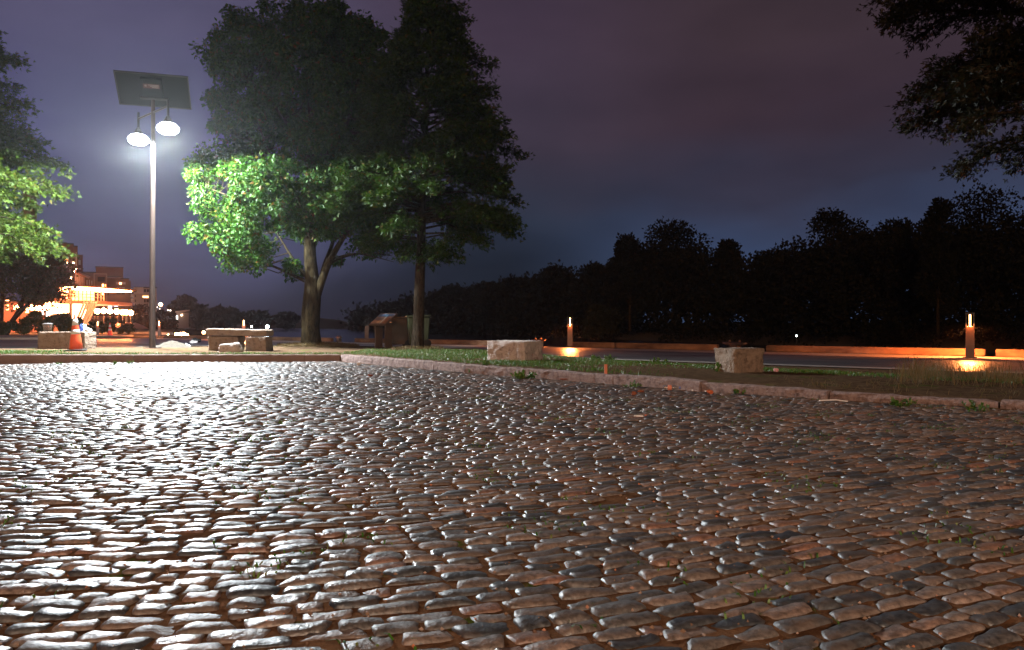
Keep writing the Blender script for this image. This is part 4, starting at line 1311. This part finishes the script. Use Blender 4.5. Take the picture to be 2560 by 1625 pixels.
# ------------------------------------------------------------------ litter and small things
M_pet = mat('clear_plastic', (.55, .50, .48), rough=.12, trans=.75)
M_or = mat('orange_plastic', (.50, .12, .04), rough=.5)
M_wh = mat('white_plastic', (.72, .68, .66), rough=.5)
M_blue = mat('blue_plastic', (.04, .08, .35), rough=.35)
M_lab = mat('bottle_label', (.62, .16, .09), (.7, .3, .2), scale=60, rough=.5)
M_leafl = mat('dead_leaf', (.26, .07, .025), (.20, .05, .015), scale=30, rough=.7)
M_pink = mat('pink_paper', (.65, .36, .36), (.55, .25, .27), scale=30, rough=.7)
x, y = G(1678, 972, .03)
o = thing('plastic_bottle', (x, y, .045), 'clear plastic bottle with an orange label lying by the granite kerb', 'bottle', rz=R(-8))
b = MB(); b.lathe([(.012, -.10), (.030, -.098), (.033, -.085), (.031, -.02), (.033, .03), (.030, .055), (.014, .085), (.013, .10)], n=16)
b.v = [(z, yy, xx) for xx, yy, z in b.v]; b.build('body', M_pet, o, smooth=True)
b = MB(); b.lathe([(.0342, -.045), (.0342, .005)], n=16); b.v = [(z, yy, xx) for xx, yy, z in b.v]; b.build('label', M_lab, o, smooth=True)
b = MB(); b.lathe([(.015, .098), (.015, .115), (.012, .117)], n=12); b.v = [(z, yy, xx) for xx, yy, z in b.v]; b.build('cap', M_blue, o)
x, y = G(1597, 1041, .03)
o = thing('lighter', (x, y, plaza_z(x, y) + .035), 'small white lighter lying alone on the dark cobbles', 'lighter', rz=R(-14))
MB().box((.008, 0, 0), (.066, .024, .013)).build('body', M_wh, o, bevel=.005)
MB().box((-.034, 0, .001), (.018, .018, .011)).build('cap', M_refl, o, bevel=.002)
def crumple(name, px, py, z, s, m, label, cat, seed, zz=None, n=3):
    x, y = G(px, py, z)
    bm = bmesh.new()
    bmesh.ops.create_icosphere(bm, subdivisions=n, radius=.5)
    off = Vector((seed * 5.3, seed * 2.1, seed))
    for v_ in bm.verts:
        d_ = 1 + .55 * mnoise.noise(v_.co * 2.6 + off) + .3 * mnoise.noise(v_.co * 6 + off)
        v_.co = Vector((v_.co.x * s[0], v_.co.y * s[1], (v_.co.z + .3) * s[2])) * d_
    me = bpy.data.meshes.new(name); bm.to_mesh(me); bm.free(); me.materials.append(m)
    o = bpy.data.objects.new(name, me); COL.objects.link(o)
    gz = (plaza_z(x, y) + .018 if kerb_d(np.array([x]), np.array([y]))[0] < 0 else lz(x, y)) if zz is None else zz
    o.location = (x, y, gz)
    return tag(o, label, cat)
crumple('wrapper', 1585, 985, .02, (.06, .05, .045), M_leafl, 'crumpled orange wrapper with a white scrap left of the plastic bottle', 'litter', 1)
crumple('dead_leaf', 1602, 976, .02, (.09, .05, .03), M_leafl, 'curled orange leaf lying just left of the plastic bottle', 'leaf', 2)
crumple('wrapper', 1776, 979, .02, (.07, .05, .05), M_or, 'crumpled orange wrapper at the kerb right of the plastic bottle', 'litter', 3)
crumple('paper_scrap', 1731, 972, .02, (.024, .02, .02), M_wh, 'tiny white paper scrap against the kerb right of the plastic bottle', 'litter', 4)
crumple('paper_scrap', 1764, 974, .02, (.018, .018, .018), M_wh, 'tiny white paper scrap left of the orange kerbside wrapper', 'litter', 14)
crumple('dead_leaf', 1614, 1038, .02, (.02, .016, .012), M_or, 'tiny orange leaf bit beside the white lighter', 'leaf', 5)
crumple('paper_ball', 1940, 928, .08, (.075, .075, .075), M_pink, 'pink paper ball in the grass right of the squat stone block', 'litter', 6)
crumple('paper_cup', 897, 911, .02, (.085, .07, .08), M_wh, 'small pale crushed cup by the corner of the two kerbs', 'litter', 7)
crumple('dead_leaf', 925, 940, .02, (.08, .06, .04), M_leafl, 'reddish leaf on the pale cobbles right of the crushed cup', 'leaf', 8)
crumple('dead_leaf', 1408, 946, .02, (.14, .03, .02), M_leafl, 'long red leaf at the foot of the granite kerb', 'leaf', 9)
x, y = G(2090, 1008, .01)
o = MB().tube([(x - .16, y + .05, .035), (x, y, .045), (x + .10, y - .06, .035)], .006, 6).build('stick', M_wh); tag(o, 'thin white stick lying by the kerb at right', 'stick')
x, y = G(1514.5, 934, .11)
o = MB((x, y, lz(x, y) - .02)).box((x, y, lz(x, y) + .06), (.042, .042, .17)).build('marker_stub', M_or, bevel=.004); tag(o, 'short square orange marker stub sticking up behind the granite kerb', 'marker')
# on the brown block: tub, blue bag, white rag
zt = lz(*G(168, 871, .21)) + .43
def on_block(px): 
    Y = G(168, 871, .21)[1]; return (px - CX) / F * Y, Y
x, y = on_block(119)
o = thing('plastic_tub', (x, y, zt), 'clear plastic tub standing on the left of the brown block', 'tub')
b = MB(); b.lathe([(.085, 0), (.115, .20), (.125, .215), (.12, .22), (.108, .20), (.08, .01)], n=20); b.build('body', M_pet, o, smooth=True)
b = MB(); b.lathe([(.128, .215), (.128, .235), (.05, .25)], n=20); b.build('lid', M_pet, o, smooth=True)
x, y = on_block(203)
o = crumple('carrier_bag', 203, 830, .67, (.16, .12, .22), M_blue, 'small blue bag on the brown block just right of the cone', 'bag', 11, zz=zt + .02); o.location.x, o.location.y = x, y
x, y = on_block(221)
o = crumple('rag', 221, 830, .67, (.20, .12, .12), M_wh, 'white crumpled rag on the right end of the brown block', 'litter', 12, zz=zt + .01); o.location.x, o.location.y = x, y
# heap of sand and rubbish beside the lamp
M_sand = mat('sand', (.04, .031, .023), (.085, .07, .052), scale=20, rough=.95, bump=1, bscale=60)
hx, hy = G(408, 869, .2); hy += .35
v, f = [], []
n1, n2 = 26, 36
for i in range(n1 + 1):
    for k_ in range(n2):
        a = 2 * math.pi * k_ / n2; r_ = i / n1
        X_ = r_ * math.cos(a) * .66 + .10; Y_ = r_ * math.sin(a) * .5
        z_ = .20 * (1 - r_) ** 1.15 + .05 * mnoise.noise((X_ * 4, Y_ * 4, 2)) * (1 - r_) + .02 * mnoise.noise((X_ * 14, Y_ * 14, 5)) - .03 * r_
        v.append((X_, Y_, z_))
for i in range(n1):
    for k_ in range(n2):
        f.append((i * n2 + k_, (i + 1) * n2 + k_, (i + 1) * n2 + (k_ + 1) % n2, i * n2 + (k_ + 1) % n2))
me = bpy.data.meshes.new('sand_heap'); me.from_pydata(v, [], f); me.update(); me.materials.append(M_sand)
me.polygons.foreach_set('use_smooth', [True] * len(me.polygons))
o = bpy.data.objects.new('sand_heap', me); COL.objects.link(o); o.location = (hx, hy, lz(hx, hy)); tag(o, 'heap of pale sand just right of the foot of the lamp pole', 'sand heap')
crumple('rock', 350, 866, .2, (.45, .3, .14), M_sand, 'low lump of earth left of the foot of the lamp pole', 'rubble', 21)
crumple('rock', 455, 868, .2, (.22, .16, .08), M_sand, 'flat grey stone right of the sand heap', 'stone', 22)
crumple('plastic_bag', 468, 866, .2, (.16, .12, .10), M_wh, 'white scrap of plastic bag right of the sand heap', 'litter', 23)
crumple('plastic_bag', 490, 855, .05, (.40, .3, .22), M_black, 'black bag slumped on the ground left of the stone bench', 'bag', 24)
crumple('plastic_bag', 484, 857, .05, (.30, .2, .16), M_wh, 'pale bag tucked against the black one left of the stone bench', 'bag', 25)
# weeds along the kerbs
def weed(px, py, z, w, h, n, m, label, lf=.05, seed=0, cat='weed'):
    rg = np.random.default_rng(seed + 500)
    x, y = G(px, py, z)
    gz = lz(x, y)
    if gz < -.1: gz = float(plaza_z(x, y))
    o = thing('weed', (x, y, gz), label, cat)
    tb = MB(); P = []; A = []
    for i in range(max(4, n // 14)):
        a = rg.uniform(0, 6.28); rr = w * math.sqrt(rg.random()); hh = h * rg.uniform(.5, 1.05) * (1 - .4 * rr / w)
        tip = (rr * math.cos(a), rr * math.sin(a) * .7, hh); b0 = (tip[0] * .35, tip[1] * .35, -.01)
        tb.tube([b0, (tip[0] * .7, tip[1] * .7, hh * .6), tip], [.003, .0025, .0015], 4)
        for q in range(14):
            t = rg.uniform(.2, 1)
            P.append([b0[k_] + (tip[k_] - b0[k_]) * t for k_ in range(3)]); A.append(rg.normal(0, 1, 3) + np.array([0, 0, .35]))
    st = tb.build('stem', m, o)
    P = np.array(P); A = unit(np.array(A)); L = lf * rg.uniform(.6, 1.3, len(P))
    V, Fc = leaf_geo(P, A, L, L * .55)
    np_mesh('foliage', V, Fc, m, o)
for i, a in enumerate([
        (1307, 944, .02, .20, .17, 240, 'bushy green weed at the foot of the granite kerb below the long stone block', .055), (1215, 930, .02, .07, .12, 60, 'small weed against the granite kerb left of the bushy one', .04),
        (1350, 940, .02, .07, .11, 60, 'small weed against the granite kerb right of the bushy one', .04), (1178, 930, .02, .06, .08, 40, 'tiny weed at the granite kerb near the corner', .035),
        (1580, 962, .02, .16, .10, 110, 'low spreading weeds at the kerb left of the plastic bottle', .035), (1845, 978, .02, .14, .10, 90, 'dark weed at the kerb joint below the squat stone block', .035),
        (2250, 1012, .02, .18, .11, 120, 'leafy weed at the kerb below the dead grass', .045), (2440, 1024, .02, .16, .13, 90, 'straggling weed at the kerb near the right edge', .04),
        (283, 911, .02, .10, .10, 60, 'sprig of weeds under the concrete kerb by the lamp pole', .04), (150, 911, .02, .08, .07, 40, 'sprig of weeds under the concrete kerb below the cone', .035), (325, 909, .02, .08, .12, 50, 'tallest sprig of weeds under the concrete kerb', .035),
        (1240, 900, .13, .09, .12, 60, 'green tuft growing against the lit face of the long stone block', .05), (1796, 926, .1, .10, .17, 80, 'grassy tuft against the pale side of the squat stone block', .06),
        (1490, 896, .06, .16, .14, 110, 'dark weed at the edge of the asphalt, left of the orange stub', .05), (1522, 900, .08, .16, .13, 120, 'bluish weed clump just above the orange stub', .05), (1650, 905, .06, .2, .14, 140, 'green weed clump at the asphalt edge above the plastic bottle', .05),
        (835, 862, .2, .16, .12, 70, 'sprouting weed right of the foot of the knotted trunk', .05)]):
    weed(*a[:6], M_grass, a[6], a[7], seed=i)
# ------------------------------------------------------------------ the town at left
M_brick = mat('brick_wall', (.13, .055, .045), (.19, .085, .065), scale=.5, rough=.9)
M_brick2 = mat('brown_wall', (.12, .065, .05), (.17, .10, .08), scale=.4, rough=.9)
M_trim = mat('pale_trim', (.42, .34, .30), rough=.7)
M_white = mat('white_render', (.60, .55, .55), (.52, .48, .49), scale=.4, rough=.8)
M_grey = mat('grey_render', (.34, .31, .32), rough=.8)
M_gl = mat('dark_glass', (.03, .03, .04), rough=.15)
M_gl2 = mat('pale_blind', (.30, .28, .30), rough=.4)
M_win = glow('lit_window', (1.0, .42, .16), 9)
M_winr = glow('orange_window', (1.0, .22, .06), 9)
M_winw = glow('white_window', (1.0, .90, .80), 4)
M_roof = mat('roof', (.05, .035, .03), rough=.9)
BR, BP = Vector((0, 1, 0)), Vector((0, 0, 0))
def face_to(px, Y):
    """turn the next buildings' fronts towards the open ground, about the point under px at distance Y"""
    global BR, BP
    BP = Vector(((px - CX) / F * Y, Y, 0)); BR = BP.normalized()
def face_box(px0, py0, px1, py1, Y, dep, z0=None):
    """block whose front face fills the pixel rectangle, in a plane square to BR; Y = distance of that plane"""
    P0 = BP + BR * (Y - BP.y)
    T = Vector((BR.y, -BR.x, 0))
    lam = [P0.dot(BR) / ((px - CX) / F * BR.x + BR.y) for px in (px0, px1)]
    f = [Vector(((px - CX) / F * l, l, 0)) for px, l in zip((px0, px1), lam)]
    lm = (lam[0] + lam[1]) / 2
    zb = HC - (py1 - CY) / F * lm if z0 is None else z0
    zt = HC - (py0 - CY) / F * lm
    return [q + Vector((0, 0, z)) for z in (zb, zt) for q in (f[0], f[1], f[1] + BR * dep, f[0] + BR * dep)]
def win(par, org, px0, py0, px1, py1, Y, m, name='window', proud=.06):
    return MB(org).box8(face_box(px0, py0, px1, py1, Y - proud, .10)).build(name, m, par)

# brick apartment block, stepped
Y = 125
face_to(150, Y)
o0 = at(150, 812, Y); org = Vector((o0.x, Y, .0))
ap = thing('apartment_building', org, 'tall stepped brick apartment block rising above the leaning dark tree', 'building')
w = MB(org)
for r_ in ((60, 605, 167, Y, 14), (167, 610, 184, Y + .6, 14), (184, 616, 194, Y - .8, 14), (194, 637, 207, Y + 2, 12)):
    w.box8(face_box(r_[0], r_[1], r_[2], 830, r_[3], r_[4], z0=0))
w.build('wall', M_brick, ap)
rf = MB(org)
rf.box8(face_box(58, 603.5, 168, 605.5, Y - .3, 14)); rf.box8(face_box(166.9, 608, 185, 610.5, Y + .3, 14)); rf.box8(face_box(183, 614, 194.6, 617, Y - 1.1, 14))
rf.build('roof', M_roof, ap)
for x0, y0, x1, y1, m in ((148, 616, 156, 628, M_gl2), (157, 616, 165, 628, M_gl2), (160, 648, 170, 653, M_winr), (160, 660, 171, 672, M_gl2), (174, 652, 176, 676, M_trim), (178, 652, 179.5, 676, M_trim), (181, 652, 182.5, 676, M_trim), (196, 650, 202, 662, M_gl2), (196, 670, 203, 674, M_trim), (150, 636, 166, 640, M_gl)):
    win(ap, org, x0, y0, x1, y1, Y + (0 if x0 < 167 else .6 if x0 < 184 else -.8 if x0 < 194 else 2), m)
w = MB(org); w.box8(face_box(189.5, 630, 191.5, 700, Y - 1.0, .2)); w.build('downpipe', M_trim, ap)
M_spot = glow('porch_light', (1, .62, .35), 40)
for px, py in ((168, 657), (184, 657), (190.5, 671), (171, 691), (178, 695), (187, 679)):
    MB(org).sphere(at(px, py, Y - 1.2), .13, 8, 6).build('porch_light', M_spot, ap)
# brown apartment block behind the terrace
Y = 118
face_to(265, Y)
o0 = at(265, 812, Y); org = Vector((o0.x, Y, .0))
ap = thing('apartment_building', org, 'brown flat roofed apartment block behind the row of globe lamps', 'building')
w = MB(org)
for r_ in ((205, 681, 240, Y + 2, 12), (240, 668, 308, Y + 3, 12), (236, 684, 268, Y - .4, 6), (268, 692, 302, Y + .8, 8), (302, 697, 322, Y + 1.2, 8), (322, 702, 327, Y + 2.2, 6)):
    w.box8(face_box(r_[0], r_[1], r_[2], 830, r_[3], r_[4], z0=0))
w.build('wall', M_brick2, ap)
rf = MB(org); rf.box8(face_box(238, 666.5, 309, 668.5, Y + 2.4, 12)); rf.box8(face_box(204, 679.5, 240, 681.4, Y + 1.4, 12)); rf.box8(face_box(267, 690.5, 303, 692.6, Y + .2, 8)); rf.box8(face_box(301, 695.4, 324, 697.4, Y + .6, 8))
rf.build('roof', M_roof, ap)
w = MB(org)
w.box8(face_box(234, 684, 237, 770, Y - .5, .5)); w.box8(face_box(265, 684, 268, 770, Y - .5, .5)); w.box8(face_box(234, 683, 268, 686, Y - .55, .6))
w.build('pale_frame', mat('frame_stone', (.26, .17, .13), rough=.8), ap)
for x0, y0, x1, y1, m in ((255, 710, 260, 719, M_win), (263, 711, 266, 719, M_winr), (255, 730, 259, 737, M_win), (244, 692, 262, 704, M_gl), (291, 705, 297, 711, M_gl2), (298, 706, 304, 711, M_win), (305, 705, 314, 711, M_gl2),
                          (291, 718, 297, 724, M_gl2), (298, 718, 304, 724, M_gl2), (305, 718, 312, 724, M_gl2), (291, 730, 302, 736, M_gl), (303, 730, 312, 736, M_gl), (269, 718, 272, 724, M_gl2), (269, 731, 272, 737, M_gl),
                          (216, 700, 219, 712, M_gl2), (222, 700, 225, 712, M_gl2), (228, 702, 231, 712, M_gl2)):
    win(ap, org, x0, y0, x1, y1, Y + (2 if x0 < 236 else -.4 if x0 < 268 else .8 if x1 <= 302 else 1.2 if x0 >= 302 else .75), m)
M_sign = glow('backlit_sign', (.75, .85, 1.0), 3)
sgo = win(ap, org, 270, 759, 280, 769, Y - .3, M_sign, 'backlit_sign')
sgo = win(ap, org, 285, 760, 295, 766, Y - .3, M_sign, 'backlit_sign')
sgo = win(ap, org, 262, 765, 266, 773, Y - .3, M_win, 'doorway')
# white block
Y = 172
face_to(350, Y)
o0 = at(350, 812, Y); org = Vector((o0.x, Y, .0))
ap = thing('apartment_building', org, 'white apartment block with balconies just left of the lamp pole', 'building')
w = MB(org); w.box8(face_box(334, 718, 358.5, 830, Y, 10, z0=0)); w.build('wall', M_white, ap)
w = MB(org); w.box8(face_box(358.5, 720, 392, 830, Y + 1.2, 9, z0=0)); w.build('wall', M_grey, ap)
rf = MB(org); rf.box8(face_box(333.5, 717, 359, 718.2, Y - .3, 10)); rf.box8(face_box(358.6, 717.5, 393, 720.2, Y + .9, 9)); rf.build('roof', M_roof, ap)
w = MB(org); w.box8(face_box(334, 734, 358.4, 775, Y - .08, .1)); w.build('grey_cladding', M_grey, ap)
for k_, y0 in enumerate((722, 735, 747)):
    MB(org).box8(face_box(326, y0, 334, y0 + 6, Y, 6)).build('balcony', M_white, ap)
    MB(org).box8(face_box(359, y0 - 1, 378, y0 + .3, Y + .1, 1.2)).build('balcony', M_trim, ap)
for x0, y0, x1, y1, m in ((335.5, 724, 338, 731, M_gl), (339, 724, 341, 731, M_gl), (338, 737, 340, 743, M_gl), (338, 749, 340, 755, M_gl), (360, 723, 365, 730, M_gl), (367, 723, 373, 730, M_gl), (360, 748, 364.5, 756, M_gl), (366, 748, 372, 756, M_gl), (360, 760, 365, 767, M_gl), (357, 740, 371, 744, M_win)):
    win(ap, org, x0, y0, x1, y1, Y + (1.1 if x0 > 358.6 else -.1), m)
# factory chimney
Y = 150
p = at(74, 812, Y)
ch = thing('factory_chimney', (p.x, Y, 0), 'brick factory chimney showing between the boughs of the left oak', 'chimney')
MB().lathe([(1.5, 0), (1.22, 20), (1.18, 27.5)], n=24).build('shaft', M_brick, ch)
MB().lathe([(1.32, 27.45), (1.36, 28.3), (1.2, 28.6)], n=24).build('rim', M_brick2, ch)
# little house on the hill
Y = 190
face_to(457, Y)
org = Vector((at(457, 812, Y).x, Y, 0))
hs = thing('house', org, 'little pale house with a lit porch on the hillside', 'house')
w = MB(org); w.box8(face_box(441, 781, 472, 812, Y, 6, z0=0)); w.build('wall', M_grey, hs)
rf = MB(org); a, b, c_, d_ = at(438, 781.5, Y - .5), at(474, 778, Y - .5), at(474, 777, Y + 6), at(438, 780.5, Y + 6)
rf.box8([a, b, c_, d_] + [q + Vector((0, 0, .3)) for q in (a, b, c_, d_)]); rf.build('roof', M_white, hs)
win(hs, org, 440.5, 789, 444.5, 799, Y - .1, M_winw, 'door'); win(hs, org, 431, 791, 438.5, 799, Y - .1, M_winw, 'porch')
MB(org).sphere(at(454, 788, Y - .3), .13, 8, 6).build('porch_light', M_spot, hs)

# glowing riverside pavilion
Y = 80.0
face_to(190, Y)
k = Y / F
org = Vector((at(190, 812, Y).x, Y, 0))
pv = thing('pavilion', org, 'brightly lit two storey riverside pavilion with a curved deck on slanting columns', 'pavilion')
M_wall_glow = glow('wall_emission', (1.0, .40, .17), 20)
M_hall2 = glow('bright_hall', (1.0, .50, .25), 40)
M_ceil = glow('deck_ceiling_lights', (1.0, .26, .085), 120)
M_pwall = mat('pavilion_wall', (.45, .25, .18), (.38, .2, .15), scale=.5, rough=.8)
cc = at(190, 812, Y + 4)
def arc_poly(r0x, r0y, cx0, cy0, n=20, a0=math.pi, a1=2 * math.pi, back=6.0):
    pts = [(cx0 + r0x * math.cos(a0 + (a1 - a0) * i / n), cy0 + r0y * math.sin(a0 + (a1 - a0) * i / n)) for i in range(n + 1)]
    return pts + [(cx0 + r0x, cy0 + back), (cx0 - r0x, cy0 + back)]
Xc = at(196, 812, Y).x; Yc = Y + 1.5
rx = (242 - 150) / 2 * k; ry = 3.4
zf = HC - (752 - CY) * k; zt2 = HC - (722 - CY) * k; zr = HC - (716 - CY) * k
MB(org).prism(arc_poly(rx, ry, Xc, Yc), zf - .35, zf).build('deck', M_pwall, pv)
MB(org).prism(arc_poly(rx + .5, ry + .5, Xc, Yc), zt2 + .12, zr).build('roof', M_brick2, pv)
MB(org).prism(arc_poly(rx * .96, ry * .95, Xc, Yc), zt2 - .02, zt2 + .11).build('lit_ceiling', M_ceil, pv)
w = MB(org)
for i in range(21):
    a = math.pi + math.pi * i / 20
    x, y = Xc + rx * .97 * math.cos(a), Yc + ry * .97 * math.sin(a)
    w.tube([(x, y, zf), (x, y, zt2)], .045, 6)
w.build('railing', M_trim, pv)
w = MB(org)
for hh in (.35, .65, 1.0):
    w.tube([(Xc + rx * .98 * math.cos(math.pi + math.pi * i / 20), Yc + ry * .98 * math.sin(math.pi + math.pi * i / 20), zf + hh) for i in range(21)], .03, 5)
w.build('handrail', M_trim, pv)
# hall behind the columns
MB(org).box8(face_box(181, 754, 215, 812, Y + .5, 5, z0=0)).build('lower_hall', M_hall2, pv)
MB(org).box8(face_box(113, 754, 172, 792, Y + .3, 5)).build('glowing_wall', M_wall_glow, pv)  # wall emits by itself; its floodlighting is put into the material
MB(org).box8(face_box(113, 792, 172, 830, Y + .2, 5, z0=0)).build('wall', M_pwall, pv)
MB(org).box8(face_box(152, 725, 236, 752, Y + 3.6, .2)).build('upper_wall', mat('upper_wall', (.5, .28, .2), rough=.8), pv)
MB(org).box8(face_box(134, 723, 171, 729, Y + .6, 2)).build('lit_ceiling', M_ceil, pv)
MB(org).box8(face_box(172.5, 700, 180.5, 830, Y - .2, 1.0, z0=0)).build('pillar', M_brick2, pv)
MB(org).box8(face_box(130, 747, 172, 753, Y - .1, .6)).build('fascia', M_brick2, pv)
for i, (xa, xb) in enumerate(((241, 218), (234, 211), (228, 204), (219, 196), (211, 188))):
    a = at(xa, 755, Y - .2 - .3 * i); b = at(xb, 810, Y + .1)
    w = MB(org); w.tube([tuple(a), tuple(b)], .13, 8); w.build('column', M_white, pv)
for x0, y0, x1, y1, m in ((103, 776, 110, 790, M_winw), (115, 778, 123, 794, M_winw), (130, 784, 146, 792, M_gl2), (148, 785, 154, 793, M_win), (163, 784, 168, 795, M_gl2)):
    win(pv, org, x0, y0, x1, y1, Y - .25, m)
a, b = at(186, 678, Y + 5), at(226, 694, Y + 2)
rf = MB(org); rf.box8([at(186, 681, Y + 2), at(221, 696, Y + 2), at(226, 693, Y + 8), at(189, 678, Y + 8), at(186, 678, Y + 2), at(221, 694, Y + 2), at(226, 691, Y + 8), at(189, 676, Y + 8)]); rf.build('canopy', mat('canopy_soffit', (.55, .2, .09), rough=.7), pv)
w = MB(org)
for px in (190, 194, 198, 202, 206, 210): w.tube([tuple(at(px, 684 + (px - 190) * .45, Y + 4)), tuple(at(px, 716, Y + 4))], .05, 5)
w.build('slat_screen', M_grey, pv)
# low wing left of the pavilion
face_to(60, 88)
org = Vector((at(60, 812, 88).x, 88, 0))
wg = thing('low_building', org, 'low orange lit building behind the hedge at the left edge', 'building')
w = MB(org); w.box8(face_box(-60, 756, 112, 830, 88, 8, z0=0)); w.build('wall', mat('orange_wall', (.50, .22, .15), (.42, .18, .12), scale=.4, rough=.85), wg)
rf = MB(org); rf.box8(face_box(-62, 752.5, 113, 756.4, 87.4, 9)); rf.build('roof', M_brick2, wg)
for x0, y0, x1, y1, m in ((4, 740, 10, 752, M_winw), (14, 750, 23, 754, M_win), (2, 762, 12, 780, M_gl2), (52, 764, 58, 782, M_gl2), (63, 764, 72, 782, M_win), (86, 764, 92, 790, M_win), (15, 762, 22, 775, M_win)):
    win(wg, org, x0, y0, x1, y1, 88, m)
# globe lamps on thin posts along the terrace
M_globe = glow('globe_glass', (1.0, .25, .075), 450)
def globe(px, py, Y, label, r=.24, zb=.1):
    p = at(px, py, Y)
    o = thing('globe_lamp', (p.x, Y, zb), label, 'globe lamp', 'globe lamps along the terrace')
    MB().tube([(0, 0, 0), (0, 0, p.z - zb - r)], .05, 8).build('post', M_dark, o)
    MB().sphere((0, 0, p.z - zb), r, 14, 9).build('globe', M_globe, o, smooth=True)
for px, py, Y, lab in ((243.5, 778, 74, 'globe lamp nearest the slanting columns, first of the row right of them'), (259, 776.5, 75, 'second globe lamp right of the slanting columns'), (275, 778, 75, 'third globe lamp right of the slanting columns'),
                       (292, 779, 75, 'fourth globe lamp right of the slanting columns'), (307, 780.5, 77, 'fifth globe lamp right of the slanting columns'), (316, 781, 80, 'next to last globe lamp before the lamp pole'), (327, 782, 76, 'last globe lamp of the row before the lamp pole'),
                       (40, 768, 80, 'globe lamp left of a close pair, behind the leaning stems'), (50, 768.5, 79, 'globe lamp right of a close pair, behind the leaning stems'), (80, 769, 78, 'globe lamp above the tallest hedge bush'), (96.5, 770, 78, 'globe lamp left of the white lit wall'), (114, 769, 76, 'globe lamp against the left end of the white lit wall')):
    globe(px, py, Y, lab)
# terrace frame and parasols
org = Vector((at(262, 812, 71).x, 71, .05))
tf = thing('pergola', org, 'thin dark pergola frame on the terrace under the globe lamps', 'pergola')
w = MB(org)
for px in (233, 285, 303): w.tube([tuple(at(px, 830, 71)), tuple(at(px, 788, 71))], .07, 6)
w.build('post', M_dark, tf)
w = MB(org); w.tube([tuple(at(232, 788, 71)), tuple(at(304, 788, 71))], .07, 6); w.build('beam', M_dark, tf)
M_paras = mat('parasol_cloth', (.62, .36, .30), (.5, .26, .2), scale=1, rough=.8)
def parasol(px, py, Y, label):
    p = at(px, py, Y)
    o = thing('parasol', (p.x, Y, .05), label, 'parasol', 'parasols on the terrace')
    MB().lathe([(1.15, p.z - .55), (.6, p.z - .22), (.02, p.z)], n=10).build('canopy', M_paras, o)
    MB().tube([(0, 0, 0), (0, 0, p.z - .1)], .03, 6).build('pole', M_trim, o)
parasol(320, 806, 73, 'parasol in the middle under the last globe lamps')
parasol(338, 808, 70, 'parasol closest to the tall lamp pole')
parasol(304, 806, 76, 'parasol farthest from the tall lamp pole')
# distant lamps, lights and parked boats along the town shore
M_ds = glow('distant_lamp', (1.0, .42, .17), 90)
M_dw = glow('distant_white_lamp', (.75, .95, 1.0), 60)
def dlamp(px, py, Y, m, r, label, cat='lamp', group='distant lamps on the town shore', zb=0):
    p = at(px, py, Y)
    o = thing('distant_lamp', (p.x, Y, zb), label, cat, group)
    MB().tube([(0, 0, 0), (0, 0, p.z - zb)], r * .3, 6).build('post', M_dark, o)
    MB().sphere((0, 0, p.z - zb), r, 10, 7).build('globe', m, o, smooth=True)
dlamp(401.5, 761, 185, M_ds, .38, 'orange street light high on the hill right of the lamp pole')
for px, py, lab in ((392, 768, 'first small hillside light right of the lamp pole'), (400, 772, 'small hillside light right under the orange street light'), (420, 776, 'left of two small lights beside the pale house trees'), (426, 776, 'right of two small lights beside the pale house trees')):
    dlamp(px, py, 188, M_winw, .2, lab)
for px, py, Y, lab in ((390, 839, 62, 'lit quay lamp low beside the lamp pole'), (417, 837, 66, 'left lit quay lamp right of the bollard lamp'), (441, 836, 72, 'first of three round quay lamps left of the stone bench'), (451, 835.5, 73, 'middle of three round quay lamps left of the stone bench'), (459, 835, 74, 'last of three round quay lamps left of the stone bench'), (467, 838, 76, 'faint quay lamp right of the three round ones'), (509, 831, 90, 'flat lit quay lamp close to the stone bench')):
    dlamp(px, py, Y, M_ds, .17, lab, zb=.03)
dlamp(668, 817, 205, M_dw, .45, 'white lamp across the water above the right end of the stone bench', zb=-1)
dlamp(629, 816.5, 230, M_dw, .25, 'smaller white lamp across the water right of the bench bollard', zb=-1)
dlamp(413, 818.5, 150, M_dw, .18, 'tiny bluish lamp right of the bollard by the lamp pole')
dlamp(1991, 839.5, 70, M_dw, .05, 'tiny bluish glint on the far bank', zb=-1, group=None)
# white panels of boats and kiosks
def hull(px0, px1, py0, py1, Y, label):
    org = Vector((at((px0 + px1) / 2, 812, Y).x, Y, .03))
    face_to((px0 + px1) / 2, Y)
    o = thing('kiosk', org, label, 'kiosk', 'small white kiosks on the town quay')
    w = MB(org); w.box8(face_box(px0, py0 + 1, px1, py1, Y, 1.6, z0=.03)); w.build('body', M_white, o)
    w = MB(org); w.box8(face_box(px0 - .6, py0, px1 + .6, py0 + 1.2, Y - .2, 2.0)); w.build('roof', M_grey, o)
hull(384, 396, 828, 843, 60, 'white kiosk right behind the lamp pole')
hull(404, 421, 831, 842, 63, 'white kiosk right of the bollard by the lamp pole')
hull(424, 433, 830, 843, 64, 'narrow bright kiosk left of the three round quay lamps')

# ------------------------------------------------------------------ night air
hz = MB().box((0, 225, 16.0), (950, 500, 37.4)).build('haze', bpy.data.materials.new('night_air'))
m = hz.data.materials[0]; m.use_nodes = True
nt = m.node_tree
for n_ in list(nt.nodes):
    if n_.type == 'BSDF_PRINCIPLED': nt.nodes.remove(n_)
pv_ = _n(nt, 'ShaderNodeVolumePrincipled')
pv_.inputs['Color'].default_value = (.92, .94, 1, 1)
pv_.inputs['Density'].default_value = HAZE
pv_.inputs['Anisotropy'].default_value = .8
nt.links.new(pv_.outputs[0], nt.nodes['Material Output'].inputs['Volume'])
tag(hz, kind='stuff')
